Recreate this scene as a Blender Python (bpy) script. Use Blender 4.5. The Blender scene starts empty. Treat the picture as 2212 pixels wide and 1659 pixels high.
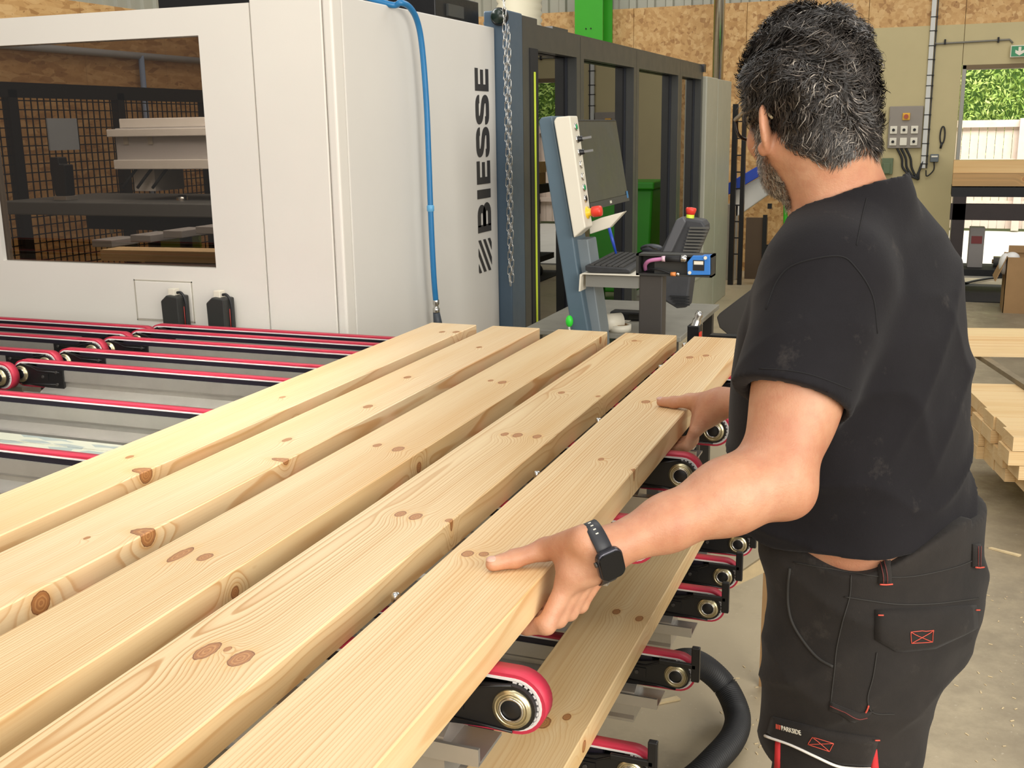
import bpy, bmesh, math, random
import numpy as np
from mathutils import Vector, Matrix
random.seed(7)
S = bpy.context.scene
COL = S.collection
R_ = math.radians
# ------------------------------------------------------------------ camera
IW, IH, FPX = 2212.0, 1659.0, 2355.15
CAM = Vector((0.0, 0.0, 1.56))
YAW, PITCH, ROLL = R_(-20.9687), R_(13.2230), R_(-0.8905)
_f = Vector((math.sin(YAW)*math.cos(PITCH), math.cos(YAW)*math.cos(PITCH), -math.sin(PITCH)))
_r0 = Vector((math.cos(YAW), -math.sin(YAW), 0)); _u0 = _r0.cross(_f)
_r = math.cos(ROLL)*_r0 + math.sin(ROLL)*_u0
_u = -math.sin(ROLL)*_r0 + math.cos(ROLL)*_u0
cd = bpy.data.cameras.new('camera'); cam = bpy.data.objects.new('camera', cd); COL.objects.link(cam)
cd.sensor_fit = 'HORIZONTAL'; cd.sensor_width = 36.0; cd.lens = FPX/IW*36.0; cd.clip_start = .05; cd.clip_end = 200
cam.matrix_world = Matrix(((_r.x, _u.x, -_f.x, CAM.x), (_r.y, _u.y, -_f.y, CAM.y), (_r.z, _u.z, -_f.z, CAM.z), (0, 0, 0, 1)))
S.camera = cam
# ------------------------------------------------------------------ sky, lights, exposure
S.view_settings.view_transform = 'Standard'; S.view_settings.look = 'None'
S.view_settings.gamma = 1.0; S.view_settings.use_curve_mapping = False
S.view_settings.exposure = 0.0
W = bpy.data.worlds.new('sky'); S.world = W; W.use_nodes = True
W.node_tree.nodes['Background'].inputs[0].default_value = (1.0, .97, .92, 1)
W.node_tree.nodes['Background'].inputs[1].default_value = 0.42
def area(name, loc, target, sx, sy, power, col=(1, 1, 1), spread=180):
    l = bpy.data.lights.new(name, 'AREA'); l.shape = 'RECTANGLE'; l.size = sx; l.size_y = sy
    l.energy = power; l.color = col; l.spread = R_(spread)
    o = bpy.data.objects.new(name, l); COL.objects.link(o); o.location = loc
    o.rotation_euler = (Vector(target)-Vector(loc)).to_track_quat('-Z', 'Y').to_euler()
    return o
# open roller door behind and to the right of the viewpoint, roof lights and one added fill lamp above, a shaft of sun through a roof light
area('open_loading_door_light', (3.7, -.7, 2.3), (-1.0, 2.4, .7), 4.0, 3.2, 262, (1, .95, .87))
area('open_loading_door_light', (1.4, -3.4, 2.9), (-.7, 2.4, .8), 4.4, 3.0, 180, (1, .95, .87))
area('overhead_light', (-1.6, .6, 5.2), (-1.2, 2.2, .9), 1.6, 4.5, 80, (1, .98, .94))
area('overhead_light', (.5, 1.2, 5.2), (-.3, 1.6, 0), 1.4, 3.0, 22, (1, .97, .92))  # unseen fill lamp, added to brighten the lower plank
area('overhead_light', (0.6, 7.5, 5.4), (0.2, 7.5, 0), 3.5, 4.0, 140, (1, .98, .94))
area('overhead_light', (-5.0, 8.0, 5.4), (-5.0, 8.0, 0), 2.0, 5.0, 120, (1, .98, .94))
area('roof_light_sun_shaft', (-.2, -.8, 5.2), (-1.75, 2.1, .97), .5, 1.0, 5, (1, .93, .8), 14)
area('yard_daylight', (2, 14.2, 6.5), (2, 18.5, 1.2), 7, 3, 1500, (1, .99, .95))
area('machine_inside_fill', (-2.9, 4.3, 2.6), (-3.2, 6.2, 1.0), 1.6, 1.0, 70, (1, .98, .95))  # unseen fill lamp, added to brighten what shows through the bronze window
S.cycles.max_bounces = 6; S.cycles.diffuse_bounces = 3; S.cycles.glossy_bounces = 3; S.cycles.transmission_bounces = 4; S.cycles.transparent_max_bounces = 8
S.cycles.caustics_reflective = False; S.cycles.caustics_refractive = False
# ------------------------------------------------------------------ helpers
def ray(px, py): return ((px-IW/2)/FPX)*_r - ((py-IH/2)/FPX)*_u + _f
def onX(px, py, X): d = ray(px, py); return CAM + d*((X-CAM.x)/d.x)
def onY(px, py, Y): d = ray(px, py); return CAM + d*((Y-CAM.y)/d.y)
def onZ(px, py, Z): d = ray(px, py); return CAM + d*((Z-CAM.z)/d.z)
def atD(px, py, D): return CAM + ray(px, py)*D
def lin(c):
    if isinstance(c, str):
        c = c.lstrip('#'); c = [int(c[i:i+2], 16)/255 for i in (0, 2, 4)]
    return tuple(((x/12.92) if x <= .04045 else ((x+.055)/1.055)**2.4) for x in c) + (1.0,)
class NT:
    def __init__(s, name):
        s.m = bpy.data.materials.new(name); s.m.use_nodes = True; s.t = s.m.node_tree
        s.b = s.t.nodes['Principled BSDF']; s.o = s.t.nodes['Material Output']
    def n(s, typ, **kw):
        x = s.t.nodes.new(typ)
        for k, v in kw.items():
            if k.startswith('i_'): s.set(x.inputs[k[2:].replace('_', ' ')], v)
            else: setattr(x, k, v)
        return x
    def set(s, sock, v):
        if isinstance(v, bpy.types.NodeSocket): s.t.links.new(v, sock)
        else: sock.default_value = v
    def math(s, op, a, b=0.0, c=None, clamp=False):
        x = s.t.nodes.new('ShaderNodeMath'); x.operation = op; x.use_clamp = clamp
        s.set(x.inputs[0], a); s.set(x.inputs[1], b)
        if c is not None: s.set(x.inputs[2], c)
        return x.outputs[0]
    def vm(s, op, a, b=(0, 0, 0)):
        x = s.t.nodes.new('ShaderNodeVectorMath'); x.operation = op
        s.set(x.inputs[0], a); s.set(x.inputs[1], b)
        return x.outputs['Value'] if op in ('LENGTH', 'DOT_PRODUCT', 'DISTANCE') else x.outputs[0]
    def obj(s): return s.n('ShaderNodeTexCoord').outputs['Object']
    def noise(s, vec, scale=5, detail=3, rough=.5, out=0):
        x = s.n('ShaderNodeTexNoise'); s.set(x.inputs['Vector'], vec); x.inputs['Scale'].default_value = scale
        x.inputs['Detail'].default_value = detail; x.inputs['Roughness'].default_value = rough
        return x.outputs[out]
    def ramp(s, fac, stops, interp='LINEAR'):
        x = s.n('ShaderNodeValToRGB'); s.set(x.inputs[0], fac); e = x.color_ramp; e.interpolation = interp
        while len(e.elements) < len(stops): e.elements.new(.5)
        for el, (p, c) in zip(e.elements, stops):
            el.position = p; el.color = lin(c) if isinstance(c, str) else ((c, c, c, 1) if not hasattr(c, '__len__') else tuple(c))
        return x.outputs[0]
    def mix(s, fac, a, b, mode='MIX'):
        x = s.n('ShaderNodeMix', data_type='RGBA', blend_type=mode)
        s.set(x.inputs[0], fac); s.set(x.inputs[6], a); s.set(x.inputs[7], b); return x.outputs[2]
    def bump(s, h, strength=.2, dist=.01):
        x = s.n('ShaderNodeBump'); x.inputs['Strength'].default_value = strength; x.inputs['Distance'].default_value = dist
        s.set(x.inputs['Height'], h); s.t.links.new(x.outputs[0], s.b.inputs['Normal'])
    def P(s, **kw):
        for k, v in kw.items(): s.set(s.b.inputs[k.replace('_', ' ')], v)
        return s
_mc = {}
def mat(name, col, rough=.5, metal=0.0, var=0.0, vscale=6.0, bump=0.0, bscale=200.0, coat=0.0, rvar=0.0, **kw):
    """plain surface with faint procedural colour and roughness variation"""
    if name in _mc: return _mc[name]
    t = NT(name); c = lin(col)
    t.P(Roughness=rough, Metallic=metal)
    if coat: t.P(Coat_Weight=coat)
    o = t.obj()
    nz = t.noise(o, vscale, 4, .6)
    k = max(var, .02)
    a = tuple(x*(1-k) for x in c[:3])+(1,); b = tuple(min(1, x*(1+k)) for x in c[:3])+(1,)
    t.P(Base_Color=t.ramp(nz, [(.3, a), (.7, b)]))
    if rvar:
        t.P(Roughness=t.math('ADD', t.math('MULTIPLY', t.noise(o, vscale*2.3, 3), rvar), rough-rvar/2))
    if bump: t.bump(t.noise(o, bscale, 3), bump, .002)
    for kk, v in kw.items(): t.P(**{kk: v})
    _mc[name] = t.m; return t.m
class MB:
    def __init__(s): s.v = []; s.f = []; s.sm = []
    def add(s, vs, fs, smooth=False):
        n = len(s.v); s.v += [tuple(p) for p in vs]; s.f += [tuple(i+n for i in f) for f in fs]; s.sm += [smooth]*len(fs); return s
    def box(s, x0, x1, y0, y1, z0, z1, M=None):
        vs = [(x0, y0, z0), (x1, y0, z0), (x1, y1, z0), (x0, y1, z0), (x0, y0, z1), (x1, y0, z1), (x1, y1, z1), (x0, y1, z1)]
        if M is not None: vs = [tuple(M @ Vector(p)) for p in vs]
        return s.add(vs, [(3, 2, 1, 0), (4, 5, 6, 7), (0, 1, 5, 4), (1, 2, 6, 5), (2, 3, 7, 6), (3, 0, 4, 7)])
    def prism(s, poly, axis, a, b, M=None, smooth=False):
        """poly: 2D points; axis 'y': (x,z), 'x': (y,z), 'z': (x,y), extruded from a to b"""
        def P(p, t): return {'y': (p[0], t, p[1]), 'x': (t, p[0], p[1]), 'z': (p[0], p[1], t)}[axis]
        n = len(poly); vs = [P(p, a) for p in poly]+[P(p, b) for p in poly]
        if M is not None: vs = [tuple(M @ Vector(p)) for p in vs]
        s.add(vs, [tuple(range(n))[::-1], tuple(range(n, 2*n))])
        k = len(s.v)-2*n
        s.f += [(k+i, k+(i+1) % n, k+n+(i+1) % n, k+n+i) for i in range(n)]; s.sm += [smooth]*n
        return s
    def ring(s, outer, inner, axis, a, b, M=None, smooth=True):
        """closed band between two 2D loops of equal length"""
        def P(p, t): return {'y': (p[0], t, p[1]), 'x': (t, p[0], p[1]), 'z': (p[0], p[1], t)}[axis]
        n = len(outer); vs = [P(p, a) for p in outer]+[P(p, b) for p in outer]+[P(p, a) for p in inner]+[P(p, b) for p in inner]
        if M is not None: vs = [tuple(M @ Vector(p)) for p in vs]
        fs = []
        for i in range(n):
            j = (i+1) % n
            fs += [(i, j, n+j, n+i), (2*n+j, 2*n+i, 3*n+i, 3*n+j), (j, i, 2*n+i, 2*n+j), (n+i, n+j, 3*n+j, 3*n+i)]
        s.add(vs, fs); 
        for q in range(len(fs)):
            if smooth and q % 4 < 2: s.sm[len(s.sm)-len(fs)+q] = True
        return s
    def tube(s, pts, r, seg=10, cap=True, closed=False):
        pts = [Vector(p) for p in pts]; n = len(pts); rs = r if hasattr(r, '__len__') else [r]*n
        up = Vector((0, 0, 1)); rings = []; prev = None
        for i, p in enumerate(pts):
            a = pts[(i-1) % n] if (i > 0 or closed) else p; b = pts[(i+1) % n] if (i < n-1 or closed) else p
            t = (b-a).normalized()
            if prev is None:
                q = up if abs(t.z) < .9 else Vector((1, 0, 0)); prev = t.cross(q).normalized()
            prev = (prev-t*prev.dot(t)).normalized(); w = t.cross(prev)
            rings.append([p+(prev*math.cos(k*2*math.pi/seg)+w*math.sin(k*2*math.pi/seg))*rs[i] for k in range(seg)])
        vs = [q for rg in rings for q in rg]; fs = []
        m = n if closed else n-1
        for i in range(m):
            for k in range(seg):
                a = i*seg+k; b = i*seg+(k+1) % seg; c = ((i+1) % n)*seg+(k+1) % seg; d = ((i+1) % n)*seg+k
                fs.append((a, b, c, d))
        s.add(vs, fs, True)
        if cap and not closed:
            k0 = len(s.v)-n*seg
            s.f += [tuple(k0+k for k in range(seg))[::-1], tuple(k0+(n-1)*seg+k for k in range(seg))]; s.sm += [False, False]
        return s
    def cyl(s, p0, p1, r, seg=16, r1=None): return s.tube([p0, p1], [r, r if r1 is None else r1], seg)
    def lathe(s, prof, origin, axis, seg=24, closed=False):
        """prof: list of (radius, along-axis)"""
        ax = Vector(axis).normalized(); q = Vector((0, 0, 1)) if abs(ax.z) < .9 else Vector((1, 0, 0))
        a = ax.cross(q).normalized(); b = ax.cross(a); o = Vector(origin); n = len(prof)
        vs = [o+ax*h+(a*math.cos(2*math.pi*k/seg)+b*math.sin(2*math.pi*k/seg))*r for (r, h) in prof for k in range(seg)]
        fs = []
        for i in range(n if closed else n-1):
            for k in range(seg):
                j = (i+1) % n
                fs.append((i*seg+k, i*seg+(k+1) % seg, j*seg+(k+1) % seg, j*seg+k))
        s.add(vs, fs, True)
        return s
    def ell(s, c, rx, ry, rz, M=None, nu=16, nv=10):
        vs = []; fs = []
        for j in range(nv+1):
            th = math.pi*j/nv
            for i in range(nu):
                p = Vector((rx*math.sin(th)*math.cos(2*math.pi*i/nu), ry*math.sin(th)*math.sin(2*math.pi*i/nu), rz*math.cos(th)))
                if M is not None: p = M @ p
                vs.append(p+Vector(c))
        for j in range(nv):
            for i in range(nu): fs.append((j*nu+i, (j+1)*nu+i, (j+1)*nu+(i+1) % nu, j*nu+(i+1) % nu))
        return s.add(vs, fs, True)
    def mesh(s, name, off=(0, 0, 0)):
        me = bpy.data.meshes.new(name); o = Vector(off)
        me.from_pydata([tuple(Vector(p)-o) for p in s.v], [], s.f)
        me.polygons.foreach_set('use_smooth', s.sm); me.update()
        bm = bmesh.new(); bm.from_mesh(me); bmesh.ops.remove_doubles(bm, verts=bm.verts, dist=1e-6)
        bmesh.ops.recalc_face_normals(bm, faces=bm.faces); bm.to_mesh(me); bm.free()
        return me
    def build(s, name, m, parent=None, off=None, bevel=0.0, seg=2):
        """vertices are given in world space (or relative to `off`)"""
        if off is None: off = wloc(parent) if parent is not None else Vector((0, 0, 0))
        me = s.mesh(name, off); me.materials.append(m)
        ob = bpy.data.objects.new(name, me); COL.objects.link(ob)
        if parent is not None: ob.parent = parent
        else: ob.location = off
        if bevel:
            bv = ob.modifiers.new('bevel', 'BEVEL'); bv.width = bevel; bv.segments = seg; bv.limit_method = 'ANGLE'; bv.angle_limit = R_(40)
        return ob
def wloc(o):
    v = Vector((0, 0, 0))
    while o is not None: v += o.location; o = o.parent
    return v
def tag(o, label, cat, group=None, kind=None):
    o['label'] = label; o['category'] = cat
    if group: o['group'] = group
    if kind: o['kind'] = kind
    return o
def thing(name, label, cat, loc=(0, 0, 0), group=None):
    o = bpy.data.objects.new(name, None); COL.objects.link(o); o.location = loc; o.empty_display_size = .05
    return tag(o, label, cat, group)
def struct(o, label=None):
    o['kind'] = 'structure'
    if label: o['label'] = label
    return o
def sroot(name, loc=(0, 0, 0), label=None):
    o = bpy.data.objects.new(name, None); COL.objects.link(o); o.location = loc; return struct(o, label)
def dup(o, parent=None, **loc):
    c = o.copy(); COL.objects.link(c); c.parent = parent
    for ch in o.children: dup(ch, c)
    return c
def txt(name, body, m, parent, M, size, extrude=.0006, offset=0.0, sx=1.0, shear=0.0, align='CENTER'):
    cu = bpy.data.curves.new(name, 'FONT'); cu.body = body; cu.size = size; cu.extrude = extrude; cu.offset = offset
    cu.align_x = align; cu.shear = shear; cu.resolution_u = 4
    tmp = bpy.data.objects.new('t', cu); COL.objects.link(tmp)
    me = bpy.data.meshes.new_from_object(tmp.evaluated_get(bpy.context.evaluated_depsgraph_get()))
    bpy.data.objects.remove(tmp); me.name = name
    me.transform(Matrix.Diagonal((sx, 1, 1, 1))); me.transform(M)
    if parent is not None: me.transform(Matrix.Translation(-wloc(parent)))
    me.materials.clear(); me.materials.append(m)
    ob = bpy.data.objects.new(name, me); COL.objects.link(ob); ob.parent = parent
    return ob
def bezier(pts, n=8):
    """Catmull-Rom through points"""
    P = [Vector(p) for p in pts]; P = [P[0]*2-P[1]]+P+[P[-1]*2-P[-2]]; out = []
    for i in range(1, len(P)-2):
        for k in range(n):
            t = k/n
            out.append(.5*((2*P[i])+(P[i+1]-P[i-1])*t+(2*P[i-1]-5*P[i]+4*P[i+1]-P[i+2])*t*t+(3*P[i]-P[i-1]-3*P[i+1]+P[i+2])*t**3))
    out.append(P[-2]); return out
# ------------------------------------------------------------------ materials
M_white = mat('white_powder_coat', '#e5e1d8', .42, var=.015, vscale=2, bump=.03, bscale=400)
M_white2 = mat('white_panel_side', '#dfdcd5', .45, var=.015, vscale=2, bump=.03, bscale=400)
M_seam = mat('panel_seam', '#b9b3a4', .6)
M_slate = mat('slate_blue_paint', '#46596a', .42, var=.04, vscale=8, rvar=.15)
M_frame = mat('dark_grey_frame', '#3c3d3b', .38, var=.06, vscale=5, rvar=.15)
M_black = mat('black_plastic', '#111113', .38, var=.1, vscale=30, rvar=.15)
M_blackmat = mat('black_matt', '#18181a', .7, var=.1, vscale=30)
M_rubber = mat('black_rubber', '#1d1e20', .55, var=.1, vscale=40)
M_red = mat('red_belt_cover', '#b82c44', .5, var=.06, vscale=20, bump=.1, bscale=300)
M_beltw = mat('white_belt_core', '#d9d5d2', .5, var=.05, vscale=60)
M_alu = mat('brushed_aluminium', '#bab7b0', .34, metal=.7, var=.06, vscale=14, rvar=.2)
M_steel = mat('bright_steel', '#c9c7c2', .22, metal=1, var=.05, vscale=30)
M_brass = mat('bearing_shield', '#c6bb98', .3, metal=.9, var=.05, vscale=40)
M_bluegrey = mat('bluegrey_beam_paint', '#8a9494', .45, var=.08, vscale=12)
M_grey = mat('light_grey_paint', '#a9a898', .4, var=.04, vscale=4, rvar=.15)
M_blue = mat('blue_hose_plastic', '#2474ab', .35, var=.05, vscale=40)
M_yellow = mat('yellow_plastic', '#f0c92a', .4)
M_lime = mat('lime_strip', '#d3e63c', .4)
M_redp = mat('red_plastic', '#e2402f', .35)
M_green = mat('bright_green_paint', '#38a61f', .45, var=.05, vscale=4)
M_dgreen = mat('green_bin_plastic', '#2c8a45', .45, var=.06, vscale=5)
M_darkm = mat('charcoal_metal', '#3b3835', .5, var=.06, vscale=10)
M_wallgrey = mat('grey_enclosure', '#8b8379', .5, var=.03)
M_card = mat('cardboard', '#9b7a52', .8, var=.06, vscale=10)
M_cream = mat('cream_plastic', '#e2dccb', .45)
def glass(name, tint, refl=.04, rough=.03):
    t = NT(name); t.b.inputs['Roughness'].default_value = rough
    g = t.n('ShaderNodeBsdfGlossy'); g.inputs['Roughness'].default_value = rough; g.inputs['Color'].default_value = (1, 1, 1, 1)
    tr = t.n('ShaderNodeBsdfTransparent'); tr.inputs['Color'].default_value = lin(tint)
    ge_ = t.n('ShaderNodeNewGeometry'); dt = t.math('ABSOLUTE', t.vm('DOT_PRODUCT', ge_.outputs['Normal'], ge_.outputs['Incoming']))
    fr = t.math('ADD', t.math('MULTIPLY', t.math('POWER', t.math('SUBTRACT', 1.0, dt), 5.0), .96), refl)
    # faint smears change the gloss a little
    sm = t.math('MULTIPLY', t.noise(t.obj(), 3, 4), .02); t.set(g.inputs['Roughness'], sm)
    mx = t.n('ShaderNodeMixShader'); t.set(mx.inputs[0], fr); t.set(mx.inputs[1], tr.outputs[0]); t.set(mx.inputs[2], g.outputs[0])
    t.t.links.new(mx.outputs[0], t.o.inputs['Surface']); return t.m
M_tint = glass('bronze_tinted_pane', '#beb6ae', .03)
M_dark = glass('dark_smoked_pane', '#5a524c', .10)
M_lens = glass('clear_lens', '#f2f5f2')
def concrete():
    t = NT('concrete_floor'); o = t.obj()
    a = t.noise(o, 1.1, 6, .65); b = t.noise(o, 7, 5, .7); c = t.noise(o, 60, 3, .6)
    f = t.math('ADD', t.math('MULTIPLY', a, .6), t.math('MULTIPLY', b, .4))
    col = t.ramp(f, [(.32, '#6e6353'), (.5, '#827661'), (.66, '#988a72')])
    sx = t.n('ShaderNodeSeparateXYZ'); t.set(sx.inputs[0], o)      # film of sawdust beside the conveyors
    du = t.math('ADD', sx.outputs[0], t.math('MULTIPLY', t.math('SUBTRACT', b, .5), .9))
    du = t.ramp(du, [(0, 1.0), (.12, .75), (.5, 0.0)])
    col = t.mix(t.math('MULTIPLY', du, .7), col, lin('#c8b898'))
    st = t.ramp(t.noise(o, 2.3, 5, .7), [(.52, 0.0), (.72, 1.0)])
    col = t.mix(t.math('MULTIPLY', st, .45), col, lin('#6b604e'))
    sp = t.ramp(c, [(.66, 0.0), (.72, 1.0)]); col = t.mix(t.math('MULTIPLY', sp, .35), col, lin('#d8cdb4'))
    t.P(Base_Color=col, Roughness=t.ramp(b, [(.3, .38), (.7, .62)])); t.bump(c, .15, .004); return t.m
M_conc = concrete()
def osb(name='osb_board', ca='#b98e57', cb='#c9a068', cc='#d8b47e', cd_='#96693a'):
    t = NT(name); o = t.obj(); col = None
    base = t.ramp(t.noise(o, 9, 4, .6), [(.3, ca), (.6, cb)])
    col = base
    for k, (rot, sc) in enumerate(((.5, 22), (1.3, 26), (2.2, 20), (2.9, 24))):
        mp = t.n('ShaderNodeMapping'); t.set(mp.inputs['Vector'], o); mp.inputs['Rotation'].default_value = (rot*.7, rot, rot*1.4)
        mp.inputs['Scale'].default_value = (1.0, .28, 1.0); mp.inputs['Location'].default_value = (k*3.1, k*1.7, k*.9)
        vo = t.n('ShaderNodeTexVoronoi'); t.set(vo.inputs['Vector'], mp.outputs[0]); vo.inputs['Scale'].default_value = sc
        sp = t.n('ShaderNodeSeparateColor'); t.t.links.new(vo.outputs['Color'], sp.inputs[0])
        flake = t.ramp(sp.outputs[1], [(0, cd_), (.25, ca), (.55, cb), (1, cc)])
        msk = t.math('MULTIPLY', t.math('GREATER_THAN', sp.outputs[0], .62), .75)
        col = t.mix(msk, col, flake)
    dk = t.ramp(t.noise(o, 34, 2, .5), [(.66, 0.0), (.72, 1.0)]); col = t.mix(t.math('MULTIPLY', dk, .6), col, lin('#6e4520'))
    t.P(Base_Color=col, Roughness=.62); t.bump(t.noise(o, 60, 3), .2, .004); return t.m
M_osb = osb()
M_beige = mat('beige_wall_paint', '#b9ab7f', .55, var=.04, vscale=2.5, bump=.05, bscale=120)
M_clad = mat('galvanised_cladding', '#a8a799', .45, metal=.2, var=.05, vscale=3)
def wood(name, seed, x0=.02, z0=-.10, spacing=.0065, knots=(), light='#f2dcb6', dark='#cd9c60', warm='#e8c794', contrast=.75, wob=.020):
    """pine: growth rings about an off-centre pith, bent round the knots; local y runs along the board, the top is z=0"""
    t = NT(name); o = t.obj(); rnd = random.Random(seed)
    off = (rnd.uniform(-9, 9), rnd.uniform(-9, 9), rnd.uniform(-9, 9))
    q = t.vm('ADD', o, off)
    w1 = t.math('SUBTRACT', t.noise(t.vm('MULTIPLY', q, (5, .9, 9)), 1.0, 2, .5), .5)
    w2 = t.math('SUBTRACT', t.noise(t.vm('MULTIPLY', q, (22, 3.0, 22)), 1.0, 2, .5), .5)
    sp = t.n('ShaderNodeSeparateXYZ'); t.set(sp.inputs[0], o)
    dx = t.math('ADD', t.math('SUBTRACT', sp.outputs[0], x0), t.math('MULTIPLY', w1, wob))
    dz = t.math('SUBTRACT', sp.outputs[2], z0)
    r = t.math('SQRT', t.math('ADD', t.math('MULTIPLY', dx, dx), t.math('MULTIPLY', dz, dz)))
    r = t.math('ADD', r, t.math('ADD', t.math('MULTIPLY', w1, wob*.8), t.math('MULTIPLY', w2, .003)))
    kmask = None; core = None; halo = None
    for (kx, ky, kz, rx, ry, rz) in knots:
        d = t.vm('LENGTH', t.vm('DIVIDE', t.vm('SUBTRACT', o, (kx, ky, kz)), (rx, ry, rz)))
        g = t.math('EXPONENT', t.math('MULTIPLY', t.math('MULTIPLY', d, d), -.16))
        r = t.math('ADD', r, t.math('MULTIPLY', g, .014))
        kmask = d if kmask is None else t.math('MINIMUM', kmask, d)
    cv_ = t.n('ShaderNodeCombineXYZ'); t.set(cv_.inputs[0], t.math('MULTIPLY', r, 55.0))
    ph = t.math('FRACT', t.math('ADD', t.math('DIVIDE', r, spacing), t.math('MULTIPLY', t.noise(cv_.outputs[0], 1.0, 2, .5), 3.2)))
    line = t.ramp(ph, [(0, 0.0), (.40, .08), (.70, .38), (.84, 1.0), (.93, .9), (1.0, 0.0)])
    amp = t.ramp(t.noise(t.vm('MULTIPLY', q, (9, .5, 9)), 1.0, 3, .6), [(.3, .25), (.65, 1.0)])
    f = t.math('MULTIPLY', t.math('MULTIPLY', line, amp), contrast)
    base = t.mix(t.ramp(w1 if False else t.noise(t.vm('MULTIPLY', q, (12, .8, 12)), 1.0, 3, .6), [(.35, 0.0), (.7, 1.0)]), lin(light), lin(warm))
    col = t.mix(f, base, lin(dark))
    fine = t.noise(t.vm('MULTIPLY', q, (420, 6, 420)), 1.0, 2, .6)
    col = t.mix(t.math('MULTIPLY', t.ramp(fine, [(.45, 0.0), (.75, 1.0)]), .16), col, lin(dark))
    if kmask is not None:
        km = t.math('ADD', kmask, t.math('MULTIPLY', t.math('SUBTRACT', t.noise(o, 90, 2), .5), .35))
        hal = t.ramp(km, [(.0, 1.0), (.55, 1.0), (1.0, 0.0)])     # km in units of 2 radii
        kc = t.ramp(t.math('FRACT', t.math('MULTIPLY', km, 3.2)), [(0, '#b57a45'), (.55, '#9a5f33'), (.85, '#c08a54')])
        rim = t.ramp(km, [(.82, 0.0), (.93, 1.0), (1.0, 1.0)])
        kc = t.mix(rim, kc, lin('#7a4522'))
        inside = t.math('LESS_THAN', km, 1.0)
        soft = t.ramp(t.math('MULTIPLY', km, .4), [(.40, .35), (.75, 0.0)])
        col = t.mix(soft, col, lin('#e0ab62'))
        col = t.mix(t.math('MULTIPLY', inside, .9), col, kc)
    t.P(Base_Color=col, Roughness=t.ramp(f, [(0, .42), (1, .5)])); t.bump(t.math('ADD', f, t.math('MULTIPLY', fine, .4)), .10, .0012)
    return t.m
# ------------------------------------------------------------------ the hall
WY, WX = 12.0, -7.7
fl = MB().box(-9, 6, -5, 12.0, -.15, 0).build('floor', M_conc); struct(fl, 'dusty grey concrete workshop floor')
yard = MB().box(-12, 14, 12.3, 40, -.15, -.02).build('ground', mat('yard_concrete', '#c2bdb2', .8, var=.06, vscale=3)); struct(yard, 'pale concrete yard outside the doorway')
wf = sroot('wall_far', (0, WY, 0), 'far wall of oriented strand board, beige boards and metal cladding')
seams = [-7.7, -6.79, -5.57, -4.35, -3.13, -1.92, -.71, .19, 1.41, 2.63, 3.85, 5.0]
for a, b in zip(seams[:-1], seams[1:]):
    z0 = 0 if b < -.9 else (2.10 if a < .25 and b > .1 else 2.0)
    if a > .1: z0 = 2.12
    MB().box(a+.002, b-.002, WY, WY+.03, z0 if b > -.6 else 0, 2.79).build('panel', M_osb, wf, bevel=.002, seg=1)
for (a, b, z0, z1) in ((-1.0, .19, 0, 2.475), (.194, 1.41, 2.09, 2.475), (1.25, 1.41, 0, 2.086), (1.414, 2.63, 0, 2.475), (2.634, 3.85, 0, 2.475), (3.854, 5.0, 0, 2.475)):
    MB().box(a, b, WY-.022, WY-.002, z0, z1).build('board', M_beige, wf, bevel=.0015, seg=1)
MB().box(.194, .22, WY-.022, WY+.0, 0, 2.088).build('board', M_beige, wf)
def corrug(x0, x1, y, z0, z1, per=.2):
    pts = []; x = x0
    while x < x1:
        for dx, dy in ((0, 0), (.10, 0), (.115, -.032), (.185, -.032)): pts.append((x+dx, y+dy))
        x += per
    m = MB(); n = len(pts)
    vs = [(p[0], p[1], z0) for p in pts]+[(p[0], p[1], z1) for p in pts]
    m.add(vs, [(i, i+1, n+i+1, n+i) for i in range(n-1)])
    return m
corrug(-7.7, 5, WY+.06, 2.74, 5.0).build('cladding', M_clad, wf)
MB().box(-7.7, 5, WY+.08, WY+.16, 2.1, 5.0).build('backing', M_clad, wf)
MB().box(-7.7, .19, WY+.035, WY+.16, 0, 2.1).build('backing', M_clad, wf)
MB().box(1.3, 5, WY+.035, WY+.16, 0, 2.1).build('backing', M_clad, wf)
# door frame of the opening
dr = sroot('door_1', (.22, WY, 0), 'open doorway with grey frame in the beige wall')
MB().box(.20, .235, WY-.03, WY+.17, 0, 2.09).build('jamb', mat('door_frame_grey', '#9a988f', .5), dr, bevel=.003)
MB().box(1.235, 1.27, WY-.03, WY+.17, 0, 2.09).build('jamb', M_grey, dr, bevel=.003)
MB().box(.20, 1.27, WY-.03, WY+.17, 2.05, 2.09).build('head', mat('door_head_wood', '#6d5a3c', .6), dr, bevel=.003)
# left wall
wl = sroot('wall_left', (WX, 0, 0), 'left wall of oriented strand board with cladding above')
y = -1.0
while y < 12:
    MB().box(WX-.03, WX, y+.002, min(y+1.218, 12.0), 0, 2.79).build('panel', M_osb, wl, bevel=.002, seg=1); y += 1.22
m = corrug(-1, 12, 0, 2.74, 5.0); m.v = [(WX-.05-p[1], p[0], p[2]) for p in m.v]
m.build('cladding', M_clad, wl)
MB().box(WX-.2, WX-.1, -1, 12.1, 0, 5).build('backing', M_clad, wl)
# green portal column
c = thing('steel_column', 'bright green steel column against the far wall', 'column', (-3.55, 11.86, 0))
MB().box(-3.707, -3.396, 11.72, 11.745, 0, 4.6).build('flange', M_green, c, bevel=.003)
MB().box(-3.56, -3.545, 11.745, 11.96, 0, 4.6).build('web', M_green, c)
MB().box(-3.707, -3.36, 11.96, 11.985, 0, 4.6).build('flange', M_green, c)
for dx in (-3.58, -3.525):
    for z in (2.44, 2.58): MB().cyl((dx, 11.712, z), (dx, 11.722, z), .008, 8).build('bolt', M_blackmat, c)
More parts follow.
